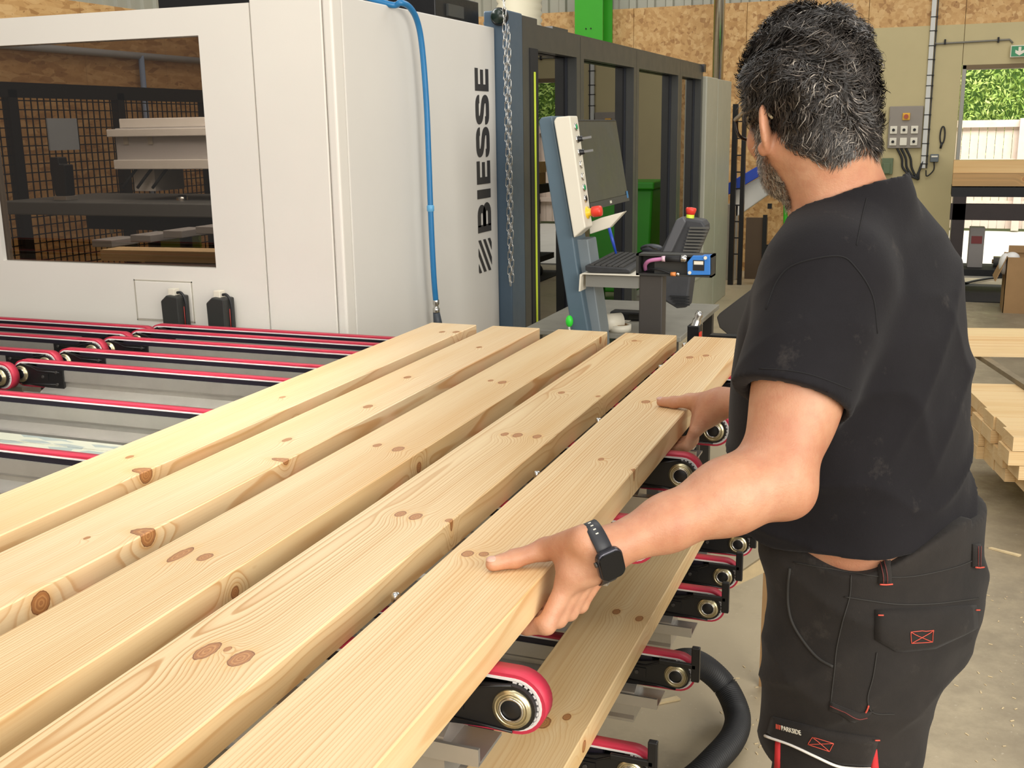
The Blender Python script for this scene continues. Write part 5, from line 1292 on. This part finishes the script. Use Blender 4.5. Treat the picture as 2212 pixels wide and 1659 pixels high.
def shirt(P):
    d = prof_sdf(P, prS, TYc, zrow(392)+.01, 0, .03)+folds(P)
    fo = -.0035*(1-np.abs(np.sin(24*((P-S_L) @ SAX)+16*P[:, 0]+np.sin(20*P[:, 1]))))**2+.0012*np.sin(40*P[:, 2]-50*P[:, 0])
    s1 = smax(rcone(P, S_L+V3((-.004, -.002, 0)), S_L+SAX*.33+V3((-.008, -.004, 0)), .086, .077)+fo*.7, (P-(S_L+SAX*.180)) @ SAX, .003); d = smin(d, s1, .03)
    s2 = smax(rcone(P, S_R, S_R+SRX*.3, .080, .070), (P-(S_R+SRX*.16)) @ SRX, .003); d = smin(d, s2, .03)
    # trapezius and collar
    for sh in (S_L, S_R): d = smin(d, rcone(P, TRAP, sh+V3((0, 0, .012)), .066, .062), .04)
    nk = rcone(P, NB+V3((0, 0, -.05)), NT_, .0835, .0685); d = smin(d, nk, .02)
    axn = (NT_-NB)/np.linalg.norm(NT_-NB); rel = P-NB; rho = np.linalg.norm(rel-(rel @ axn)[:, None]*axn, axis=1)
    d = smax(d, (P-CLR) @ CLN-1.6*np.maximum(0, rho-.086), .004)
    d = smax(d, -smax(rcone(P, NB+V3((0, 0, -.05)), NT_, .0795, .0645), -((P-CLR) @ CLN)-.012, .002), .002)
    # hem: rides up over the left hip
    q = P[:, :2]-np.array([-.03, TYc]); an = np.arctan2(q @ lft[:2], q @ fwd[:2])     # 0 front, pi/2 left side
    hem = .950+.013*np.exp(-((an-1.85)/.50)**2)+.022*np.exp(-((an-2.75)/.45)**2)+.003*np.sin(9*an)
    d = smax(d, hem-P[:, 2], .004)
    inner = arms(P); inn = np.minimum(smax(inner[0], -((P-(S_L+SAX*.155)) @ SAX), .002), smax(inner[1], -((P-(S_R+SRX*.10)) @ SRX), .002))-.004
    return smax(d, -inn, .002)
def cloth(name, ca, cb, rough=.85, weave=900):
    t = NT(name); o = t.obj(); a = t.noise(o, 5, 5, .65); w = t.noise(o, weave, 2, .5)
    col = t.ramp(a, [(.3, ca), (.7, cb)])
    du = t.ramp(t.noise(o, 14, 6, .75), [(.60, 0.0), (.80, 1.0)]); col = t.mix(t.math('MULTIPLY', du, .22), col, lin('#6c655d'))
    t.P(Base_Color=col, Roughness=rough, Sheen_Weight=.06, Sheen_Roughness=.5); t.b.inputs['Specular IOR Level'].default_value = .18
    t.bump(t.math('ADD', t.math('MULTIPLY', w, .5), t.math('MULTIPLY', t.noise(o, 30, 4, .6), .8)), .25, .003); return t.m
M_tee = cloth('black_cotton', '#131114', '#1b191c')
M_trs = cloth('black_workwear', '#211f1e', '#302c29', weave=700)
tee, tpos, tF = sobj('t_shirt', shirt, (-.50, 1.28, .90), (.24, 2.16, 1.56), .0042, M_tee, pr_root, 2)
# ---- trousers
trow = [(1188, 1655, 2119, .186), (1230, 1672, 2127, .192), (1270, 1677, 2127, .196), (1330, 1676, 2120, .198), (1390, 1671, 2094, .195), (1440, 1669, 2064, .190), (1500, 1668, 2020, .180), (1560, 1667, 2002, .17)]
prP = profile(trow, TYc)
hipL = V3(onY(1846, 1440, TYc-.08)); kneeL = V3(onY(1836, 1700, TYc-.09)); hipR = hipL+V3((-.01, .17, 0)); kneeR = kneeL+V3((-.03, .19, 0))
kneeL[2] = .52; kneeL[0] -= .03; kneeR[2] = .52
ankL = V3((kneeL[0]+.05, kneeL[1]+.01, .10)); ankR = V3((kneeR[0]+.03, kneeR[1]+.02, .10))
midL = V3(onY(1833, 1600, TYc-.085)); midR = midL+V3((-.03, .18, 0))
def trousers(P):
    d = prof_sdf(P, prP, TYc, 1.02, zrow(1560), .01)
    for (a, m, k_, an) in ((hipL, midL, kneeL, ankL), (hipR, midR, kneeR, ankR)):
        l = smin(rcone(P, a, m, .112, .105), rcone(P, m, k_, .105, .088), .03); l = smin(l, rcone(P, k_, an, .088, .075), .03); d = smin(d, l, .04)
    x, y, z = P.T
    n = np.sin(8*x+5*z)+np.sin(13*y-4*z)
    d = d-.0045*(1-np.abs(np.sin(24*z+14*x+1.2*n)))**2*np.clip((1.0-z)/.1, 0, 1)-.006*(1-np.abs(np.sin(38*z-20*x+n)))**2*np.exp(-((z-.74)/.06)**2)
    q = P[:, :2]-np.array([-.03, TYc]); an = np.arctan2(q @ lft[:2], q @ fwd[:2])
    top = .985-.050*np.exp(-((an-1.75)/.50)**2)+.01*np.exp(-((an-3.0)/.6)**2)
    d = smax(d, z-top, .003)
    return smax(d, .06-z, .01)
trs, ppos, pF = sobj('trousers', trousers, (-.36, 1.42, .04), (.26, 2.06, 1.04), .0042, M_trs, pr_root, 2)
# boots
for a in (ankL, ankR):
    mb = MB(); Rm = Matrix(((fwd[0], lft[0], 0), (fwd[1], lft[1], 0), (0, 0, 1)))
    c = Vector(a)
    mb.ell(c+Vector(fwd)*.07+Vector((0, 0, -.045)), .155, .052, .052, Rm); mb.ell(c+Vector((0, 0, .0)), .06, .055, .09, Rm)
    mb.v = [(x, y, max(z, .002)) for x, y, z in mb.v]; mb.build('boot', M_blackmat, pr_root)
# ------------------------------------------------------------------ hair, beard, glasses, watch
def vnormals(pos, F):
    n = np.cross(pos[F[:, 2]]-pos[F[:, 0]], pos[F[:, 3]]-pos[F[:, 1]]); out = np.zeros_like(pos)
    for a in range(4): np.add.at(out, F[:, a], n)
    return out/np.maximum(np.linalg.norm(out, axis=1), 1e-9)[:, None]
bN = vnormals(bpos, bF)
if ((bpos-Hc)*bN)[np.linalg.norm(bpos-Hc, axis=1) < .12].sum() < 0: bN = -bN
hc_ = (bpos-Hc) @ HR
def hairline(f, l):
    ub = np.interp(f, [-.11, -.075, -.045, -.018, .010, .030, .050, .075, .1], [-.098, -.098, -.085, -.040, -.020, -.040, -.035, .030, .040])
    return ub+.006*np.sin(60*l+40*f)
rad = np.linalg.norm(bpos-Hc, axis=1)
hm = (rad < .15) & (hc_[:, 2] > hairline(hc_[:, 0], hc_[:, 1])) & ~((np.abs(hc_[:, 1]) > .079) & (hc_[:, 2] < -.015) & (hc_[:, 0] > -.05))
M_hairs = NT('hair_strands'); at = M_hairs.n('ShaderNodeAttribute', attribute_name='tone')
M_hairs.P(Base_Color=M_hairs.ramp(at.outputs['Fac'], [(0, '#1b1714'), (.42, '#37302a'), (.66, '#6a6057'), (.88, '#a9a094'), (1, '#d2cbc0')]), Roughness=.42)
def strands(name, roots, nrm, length, width, flow, tone, seed, lift=.55, curl=1.0, nseg=5, parent=None):
    rg = np.random.default_rng(seed); n = len(roots); L = length*rg.uniform(.65, 1.25, n)[:, None]
    t = flow-nrm*np.sum(flow*nrm, 1)[:, None]; t /= np.maximum(np.linalg.norm(t, axis=1), 1e-6)[:, None]
    b = np.cross(nrm, t)
    ph = 40*roots[:, 0]+55*roots[:, 1]+35*roots[:, 2]; th = .9*np.sin(ph)+.7*np.sin(ph*1.9+1)+rg.normal(0, .35, n); th = th[:, None]*curl
    t2 = t*np.cos(th)+b*np.sin(th); b2 = np.cross(nrm, t2); w = width*rg.uniform(.6, 1.3, n)[:, None]
    sg = np.sign(np.sin(ph*.8+rg.normal(0, .6, n)))[:, None]; rows_ = []
    for k in range(nseg+1):
        s = k/nseg
        p = roots+nrm*L*(lift*np.sin(s*2.2)/1.0)*.75+t2*L*(s*.9)+b2*L*sg*(.28*curl*np.sin(s*3.6))
        wd = w*(1-.85*s**2); rows_ += [p-b2*wd, p+b2*wd]
    V = np.concatenate(rows_, 0); idx = np.arange(n); F = np.concatenate([np.stack([idx+2*k*n, idx+(2*k+1)*n, idx+(2*k+3)*n, idx+(2*k+2)*n], 1) for k in range(nseg)], 0)
    base = np.array(wloc(parent)); me = bpy.data.meshes.new(name); me.from_pydata((V-base).tolist(), [], F.tolist())
    a = me.attributes.new('tone', 'FLOAT', 'POINT'); a.data.foreach_set('value', np.tile(tone, 2*(nseg+1)).astype(np.float32))
    me.polygons.foreach_set('use_smooth', np.ones(len(F), bool)); me.materials.append(M_hairs.m)
    o = bpy.data.objects.new(name, me); COL.objects.link(o); o.parent = parent; o['kind'] = 'stuff'; return o
# under-cap so no scalp shows
def cap(P):
    q = (P-Hc) @ HR
    w = .0035*np.sin(70*q[:, 0]+30*q[:, 2])*np.sin(65*q[:, 1]-40*q[:, 2])+.002*np.sin(140*q[:, 2]+90*q[:, 1])
    d = elli(P, Hc+hu*.002-hf*.002, (.104, .0835, .112), HR)+w
    lowf = elli(P, Hp(-.035, 0, -.06), (.062, .066, .05), HR)+w*.6; d = smin(d, lowf, .02)
    reg = hairline(q[:, 0], q[:, 1])+.006-q[:, 2]
    return smax(d, reg, .012)
hr, hpos, hF = sobj('hair', cap, tuple(Hc-.16), tuple(Hc+.16), .004, mat('hair_dark', '#1d1814', .55, var=.25, vscale=60, bump=.6, bscale=160), pr_root, 1)
hN = vnormals(hpos, hF)
if ((hpos-Hc)*hN).sum() < 0: hN = -hN
rg = np.random.default_rng(4); sel = rg.choice(len(hpos), 15000, replace=True)
rp = hpos[sel]+rg.normal(0, .0015, (len(sel), 3)); rn = hN[sel]; q = (rp-Hc) @ HR
grey = np.clip(.25+.9*np.clip((q[:, 0]+.02)/.08, 0, 1)*np.clip((.03-q[:, 2])/.08, 0, 1)+.25*np.clip((-.03-q[:, 2])/.06, 0, 1), 0, 1)
tone = np.clip(rg.uniform(0, .42, len(sel))+(rg.uniform(0, 1, len(sel)) < .07+.30*grey)*rg.uniform(.25, .55, len(sel)), 0, 1)
flow = np.tile(-hu*.9-hf*.35, (len(sel), 1))+np.where(q[:, 2:3] > .05, -hf*.3+hl*np.sign(q[:, 1:2])*.5, 0)
strands('strands', rp, rn, .024, .00085, flow, tone, 5, .55, 1.0, 5, hr)
# fringe of short hairs along the hairline, nape and sideburn
em = (rad < .17) & (hc_[:, 2] > hairline(hc_[:, 0], hc_[:, 1])-.016) & (hc_[:, 2] < hairline(hc_[:, 0], hc_[:, 1])+.012) & (np.abs(hc_[:, 1]) < .079) & (hc_[:, 0] < .07)
ei = np.where(em)[0]
if len(ei):
    sel = rg.choice(ei, 2200); fl = np.tile(-hu*.9-hf*.2, (len(sel), 1))
    strands('nape_hairs', bpos[sel]+rg.normal(0, .001, (len(sel), 3)), bN[sel], .014, .0006, fl, np.clip(rg.uniform(.1, .9, len(sel)), 0, 1), 6, .25, .5, 4, hr)
ni = np.where((rad < .17) & (hc_[:, 2] > hairline(hc_[:, 0], hc_[:, 1])) & (hc_[:, 2] < -.02) & (hc_[:, 0] < -.02) & (np.abs(hc_[:, 1]) < .079))[0]
sel = rg.choice(ni, 5200); fl = np.tile(-hu*.9-hf*.3, (len(sel), 1))
strands('nape_strands', bpos[sel]+rg.normal(0, .001, (len(sel), 3)), bN[sel], .022, .0009, fl, np.clip(rg.uniform(0, .5, len(sel))+(rg.uniform(0, 1, len(sel)) < .2)*.4, 0, 1), 16, .45, .8, 5, hr)
bi = np.where((rad < .19) & (hc_[:, 0] > .004) & (hc_[:, 2] < np.interp(hc_[:, 0], [.0, .03, .06, .1], [-.03, -.045, -.085, -.085])) & (hc_[:, 2] > -.165) & (np.abs(hc_[:, 1]) < .076))[0]
sel = rg.choice(bi, 5000); fl = np.tile(-hu*.8+hf*.3, (len(sel), 1))
bd_ = strands('beard', bpos[sel]+rg.normal(0, .0008, (len(sel), 3)), bN[sel], .011, .00055, fl, np.clip(rg.uniform(.35, 1.05, len(sel)), 0, 1), 8, .5, .7, 4, pr_root)
# spectacles
gl = thing('glasses', 'x', 'x'); del gl['label']; del gl['category']; gl.parent = pr_root; gl.location = Vector(Hp(.09, 0, -.02))-pr_root.location
for s in (1, -1):
    cc = Hp(.106, .034*s, -.028); ring_ = []
    for i in range(28):
        a = 2*math.pi*i/28; ca, sa = math.cos(a), math.sin(a)
        x = .0265*math.copysign(abs(ca)**.75, ca); y = .0205*math.copysign(abs(sa)**.75, sa)
        ring_.append(cc+hl*x+hu*y-hf*.12*abs(x+.0*s)*(1 if x*s > 0 else 0))
    rim = MB().tube(ring_, .0025, 8, closed=True).build('rim', mat('frame_tortoise', '#1c1512', .25), gl)
    lens = MB(); lens.add([cc]+ring_, [(0, 1+i, 1+(i+1) % 28) for i in range(28)]); lens.build('lens', M_lens, gl)
    h0 = Hp(.102, .0615*s, -.018); h1 = Hp(.05, .080*s, -.020); h2 = Hp(-.006, .0835*s, -.024); h3 = Hp(-.03, .083*s, -.045)
    MB().tube([h0, h1, h2, h3], [.0034, .0030, .0024, .0018], 8).build('temple_arm', mat('frame_horn', '#8f7f62', .3), gl)
MB().tube(bezier([Hp(.108, .009, -.022), Hp(.113, 0, -.019), Hp(.108, -.009, -.022)], 5), .0019, 8).build('bridge', mat('frame_tortoise', '#1c1512', .25), gl)
# wristwatch on the left wrist
fa = E_L-W_L; fa /= np.linalg.norm(fa); wc = W_L-fa*.012
toc = V3(CAM)-wc; toc -= fa*(toc @ fa); toc /= np.linalg.norm(toc); sd = np.cross(fa, toc)
wt = thing('watch', 'x', 'x'); del wt['label']; del wt['category']; wt.parent = pr_root; wt.location = Vector(wc)-pr_root.location
ra_, n_ = [], 36
bverts = []; bf = []
for i in range(n_):
    a = 2*math.pi*i/n_; e = toc*math.cos(a)+sd*math.sin(a)
    # ray-march the wrist surface so the strap follows it
    lo_, hi_ = .010, .07
    for _ in range(18):
        mdd = (lo_+hi_)/2
        if body((wc+e*mdd)[None])[0] < 0: lo_ = mdd
        else: hi_ = mdd
    ra_.append(hi_)
ra_ = np.array(ra_); ra_ = np.minimum(ra_, np.median(ra_)*1.25); ra_ = (ra_+np.roll(ra_, 1)+np.roll(ra_, -1))/3
for i in range(n_):
    a = 2*math.pi*i/n_; e = toc*math.cos(a)+sd*math.sin(a)
    for (r_x, s_x) in ((.0008, -.0105), (.0032, -.0100), (.0032, .0100), (.0008, .0105)): bverts.append(wc+e*(ra_[i]+r_x)+fa*s_x)
for i in range(n_):
    j = (i+1) % n_
    for k in range(4): bf.append((i*4+k, i*4+(k+1) % 4, j*4+(k+1) % 4, j*4+k))
m_ = MB(); m_.add(bverts, bf, True); st_ = m_.build('strap', mat('watch_strap', '#2c2d31', .45), wt)
# the case sits on the back of the wrist, on the lower right as seen
ca_ = R_(-62)
for trial in (R_(-62), R_(62)):
    e = toc*math.cos(trial)+sd*math.sin(trial)
    if e[2] < 0 or trial < 0: ca_ = trial if e[2] < toc[2] else ca_
e = toc*math.cos(ca_*.55)+sd*math.sin(ca_*.55)
if (toc*math.cos(ca_*.55)+sd*math.sin(ca_*.55))[2] > (toc*math.cos(-ca_*.55)+sd*math.sin(-ca_*.55))[2]: ca_ = -ca_; e = toc*math.cos(ca_*.55)+sd*math.sin(ca_*.55)
k = int(round((ca_*.55)/(2*math.pi)*n_)) % n_
cpos = wc+e*(ra_[k]+.0055); tang = np.cross(e, fa)
Mw = Matrix(((fa[0], tang[0], e[0], cpos[0]), (fa[1], tang[1], e[1], cpos[1]), (fa[2], tang[2], e[2], cpos[2]), (0, 0, 0, 1)))
def rrect(a, b, r, n=6):
    out = []
    for cx_, cy_, a0 in ((a-r, b-r, 0), (-a+r, b-r, 90), (-a+r, -b+r, 180), (a-r, -b+r, 270)):
        out += [(cx_+r*math.cos(R_(a0+90*i/n)), cy_+r*math.sin(R_(a0+90*i/n))) for i in range(n+1)]
    return out
MB().prism(rrect(.0175, .0205, .0105), 'z', -.006, .0045, Mw).build('case', mat('watch_case', '#45444a', .22, metal=.8), wt, bevel=.003, seg=4)
MB().prism(rrect(.0155, .0185, .009), 'z', .0040, .0058, Mw).build('screen', mat('watch_glass', '#050506', .08), wt, bevel=.0014, seg=3)
MB().cyl(Mw @ Vector((-.0178, .007, 0)), Mw @ Vector((-.0200, .007, 0)), .0035, 14).build('crown', M_darkm, wt)
for q_ in range(4):
    i = (k+int(n_*.30)*(1 if (toc*math.cos(.9)+sd*math.sin(.9))[2] > e[2] else -1)+q_) % n_
    a = 2*math.pi*i/n_; ee = toc*math.cos(a)+sd*math.sin(a); c0 = wc+ee*(ra_[i]+.0032)
    tg = np.cross(ee, fa); Mh = Matrix(((fa[0], tg[0], ee[0], c0[0]), (fa[1], tg[1], ee[1], c0[1]), (fa[2], tg[2], ee[2], c0[2]), (0, 0, 0, 1)))
    MB().box(-.0018, .0018, -.0008, .0008, -.0005, .0003, Mh).build('strap_hole', M_cream, st_)
# nails of both thumbs
for (t2, t3, nm) in ((thL[2], thL[3], 'L'), (thR[2], thR[3], 'R')):
    d_ = (t3-t2)/np.linalg.norm(t3-t2); up_ = V3((.0, -.25, 1)); up_ -= d_*(up_ @ d_); up_ /= np.linalg.norm(up_); sd_ = np.cross(d_, up_)
    Mn = Matrix(((d_[0], sd_[0], up_[0]), (d_[1], sd_[1], up_[1]), (d_[2], sd_[2], up_[2])))
    MB().ell(Vector(t3+d_*.0010+up_*.0072), .0078, .0064, .0034, Mn).build('thumb_nail', mat('nail', '#c9a08e', .35), ob)
# ------------------------------------------------------------------ seams, pockets and lettering on the clothes
from mathutils.bvhtree import BVHTree
bvT = BVHTree.FromPolygons([tuple(p) for p in ppos], [tuple(int(i) for i in f) for f in pF])
bvS = BVHTree.FromPolygons([tuple(p) for p in tpos], [tuple(int(i) for i in f) for f in tF])
def hit(bv, px, py, off=.0):
    d = ray(px, py).normalized(); h = bv.ray_cast(CAM, d)
    if h[0] is None: return None
    n = h[1] if h[1].dot(d) < 0 else -h[1]
    return h[0]+n*off, n
def seam(name, bv, pts, r, m, parent, off=.001, n=6):
    pp = [hit(bv, p.x, p.y, off) for p in bezier([(x, y, 0) for x, y in pts], n)]; pp = [q[0] for q in pp if q]
    if len(pp) > 2: return MB().tube(pp, r, 6).build(name, m, parent)
def lerp_poly(P, n):
    P = [Vector(p) for p in P]; L = [0]
    for a, b in zip(P[:-1], P[1:]): L.append(L[-1]+(b-a).length)
    out = []
    for i in range(n+1):
        s = L[-1]*i/n; k = max(j for j in range(len(L)) if L[j] <= s+1e-9); k = min(k, len(P)-2); out.append(P[k].lerp(P[k+1], (s-L[k])/(L[k+1]-L[k])))
    return out
def patch(name, bv, top, bot, m, parent, off=.004, n=14, mrows=8):
    T, B = lerp_poly(top, n), lerp_poly(bot, n); vs = []; ok = True; back = []; lastn = Vector((0, -1, 0))
    for j in range(mrows+1):
        for i in range(n+1):
            p = T[i].lerp(B[i], j/mrows); h = hit(bv, p.x, p.y)
            if h is None: h = hit(bv, p.x-14, p.y) or hit(bv, p.x+14, p.y) or hit(bv, p.x-30, p.y) or hit(bv, p.x+30, p.y)
            if h is None: return None
            edge = min(1, min(j, mrows-j, i, n-i)+.45) if j > 0 else .35
            vs.append(h[0]+h[1]*off*(edge if edge < 1 else 1)); back.append(h[0]-h[1]*.002)
    w = n+1; N0 = len(vs); fs = [(j*w+i, j*w+i+1, (j+1)*w+i+1, (j+1)*w+i) for j in range(mrows) for i in range(n)]
    mb = MB(); mb.add(vs, fs, True)
    rim = [(0, i) for i in range(n)]+[(j, n) for j in range(mrows)]+[(mrows, i) for i in range(n, 0, -1)]+[(j, 0) for j in range(mrows, 0, -1)]
    ids = [j*w+i for j, i in rim]; bb_ = [back[q] for q in ids]; k0 = len(mb.v)
    mb.v += [tuple(p) for p in bb_]; L = len(ids)
    for q in range(L): mb.f.append((ids[q], ids[(q+1) % L], k0+(q+1) % L, k0+q)); mb.sm.append(False)
    return mb.build(name, m, parent)
c5 = lambda x, y: (1600+x/3.078, 1120+y/3.078)
M_thr = mat('red_thread', '#c9503f', .6); M_thr2 = mat('dark_red_thread', '#6d2f2c', .7); M_sgr = mat('seam_grey', '#2d2b28', .8); M_flap = M_trs
V2 = lambda *p: [Vector((a, b, 0)) for a, b in p]
fl1 = patch('pocket_flap', bvT, V2(c5(893, 605), c5(1230, 592), c5(1560, 572)), V2(c5(893, 800), c5(1040, 888), c5(1280, 866), c5(1570, 730)), M_flap, trs, .006)
fl2 = patch('thigh_pocket_flap', bvT, V2(c5(215, 1315), c5(560, 1400), c5(918, 1455)), V2(c5(180, 1435), c5(500, 1560), c5(660, 1630), c5(860, 1640)), M_flap, trs, .008)
seam('white_piping', bvT, [c5(185, 1440), c5(340, 1490), c5(500, 1565), c5(640, 1630), c5(750, 1645), c5(855, 1648)], .0022, mat('white_piping', '#e6e3dd', .6), trs, .007)
for k_, (tp_, bt_) in enumerate(((V2(c5(232, 1470), c5(265, 1485)), V2(c5(225, 1690), c5(262, 1690))), (V2(c5(872, 1560), c5(905, 1530)), V2(c5(862, 1690), c5(920, 1690))))):
    patch('red_gusset', bvT, tp_, bt_, mat('red_fabric', '#c02a2e', .7), trs, .003, 4, 6)
def xbox(cs, parent, off):
    c = [c5(*p) for p in cs]
    for a, b in ((0, 1), (1, 2), (2, 3), (3, 0), (0, 2), (1, 3)):
        A, B = Vector((*c[a], 0)), Vector((*c[b], 0)); pp = [hit(bvT, *(A.lerp(B, t).xy), off) for t in np.linspace(0, 1, 7)]
        pp = [q[0] for q in pp if q]
        if len(pp) > 2: MB().tube(pp, .0006, 5).build('stitch', M_thr, parent)
if fl1: xbox([(1115, 742), (1258, 732), (1254, 806), (1118, 814)], fl1, .0066)
if fl2: xbox([(488, 1430), (622, 1475), (596, 1530), (462, 1485)], fl2, .0087)
for a, b in (((905, 638), (940, 638)), ((1537, 602), (1560, 602))): seam('bar_tack', bvT, [c5(*a), c5((a[0]+b[0])/2, a[1]), c5(*b)], .0011, M_thr, trs, .0068, 3)
seam('bar_tack', bvT, [c5(882, 1452), c5(898, 1453), c5(914, 1453)], .0011, M_thr, trs, .0085, 3)
seam('pocket_edge', bvT, [c5(330, 330), c5(318, 450), c5(320, 580), c5(350, 700), c5(430, 830), c5(520, 930), c5(615, 985)], .0022, M_sgr, trs, .001)
seam('side_seam', bvT, [c5(735, 380), c5(725, 520), c5(680, 680), c5(640, 860), c5(625, 1000), c5(600, 1220)], .0009, M_sgr, trs)
seam('yoke_seam', bvT, [c5(690, 520), c5(850, 545), c5(1050, 570), c5(1300, 565), c5(1580, 530)], .0011, M_sgr, trs)
seam('back_seam', bvT, [c5(905, 890), c5(880, 1050), c5(845, 1200), c5(880, 1290), c5(1020, 1300)], .0009, M_sgr, trs)
seam('waistband_seam', bvT, [c5(350, 290), c5(560, 330), c5(800, 372), c5(1100, 388), c5(1400, 330), c5(1560, 270)], .0009, M_sgr, trs)
lp = patch('hammer_loop', bvT, V2(c5(595, 1215), c5(660, 1245), c5(780, 1290), c5(880, 1275)), V2(c5(592, 1275), c5(650, 1290), c5(740, 1350), c5(820, 1325)), M_flap, trs, .007, 10, 3)
seam('loop_stitch', bvT, [c5(600, 1235), c5(680, 1275), c5(760, 1310), c5(830, 1305)], .0007, M_thr2, trs, .0078, 4)
seam('tack_stitch', bvT, [c5(850, 1240), c5(838, 1265), c5(825, 1290)], .0013, M_thr, trs, .002, 4)
for (x0, x1, y0, y1) in ((918, 1000, 255, 430), (1535, 1590, 150, 320)):
    bl_ = patch('belt_loop', bvT, V2(c5(x0, y0+20), c5(x1, y0+15)), V2(c5(x0-5, y1), c5(x1, y1)), M_flap, trs, .006, 3, 6)
    if bl_ is None: continue
    for t_ in (.3, .6): seam('loop_stitch', bvT, [c5(x0+(x1-x0)*t_, y0+30), c5(x0+(x1-x0)*t_, (y0+y1)/2), c5(x0+(x1-x0)*t_, y1-8)], .0006, M_thr2, trs, .0066, 4)
    seam('bar_tack', bvT, [c5(x0, y1-4), c5((x0+x1)/2, y1-2), c5(x1, y1-6)], .0012, M_thr, trs, .0066, 3)
# lettering on the thigh flap
a_, b_, c_ = hit(bvT, *c5(300, 1385), .0095), hit(bvT, *c5(430, 1408), .0095), hit(bvT, *c5(300, 1370), .0095)
if a_ and b_ and c_ and fl2:
    ex = (b_[0]-a_[0]); wd_ = ex.length; ex.normalize(); nz = a_[1].lerp(b_[1], .5).normalized(); ey = nz.cross(ex).normalized(); nz = ex.cross(ey)
    Mt = Matrix(((ex.x, ey.x, nz.x, a_[0].x), (ex.y, ey.y, nz.y, a_[0].y), (ex.z, ey.z, nz.z, a_[0].z), (0, 0, 0, 1)))
    txt('lettering', 'PARKSIDE', M_cream, fl2, Mt @ Matrix.Translation((0, -.003, .0)), .0105, .0004, .0001, wd_/.0105/4.75, .0, 'LEFT')
    sl = MB()
    for i in range(3): sl.prism([(-.0105+i*.0032, -.003), (-.0085+i*.0032, -.003), (-.0070+i*.0032, .0045), (-.0090+i*.0032, .0045)], 'z', 0, .0005, Mt)
    sl.build('slash_mark', M_thr, fl2)
# shirt seams
M_tseam = mat('shirt_seam', '#100f11', .9)
seam('armhole_seam', bvS, [(1655, 668), (1680, 605), (1720, 570), (1810, 553), (1850, 580), (1885, 640), (1895, 720)], .0012, M_tseam, tee, .0003)
seam('shoulder_seam', bvS, [(1872, 428), (1862, 470), (1850, 530)], .0008, M_tseam, tee, .0003)
seam('sleeve_hem_seam', bvS, [(1640, 796), (1700, 800), (1760, 812), (1840, 842)], .0008, M_tseam, tee, .0003)
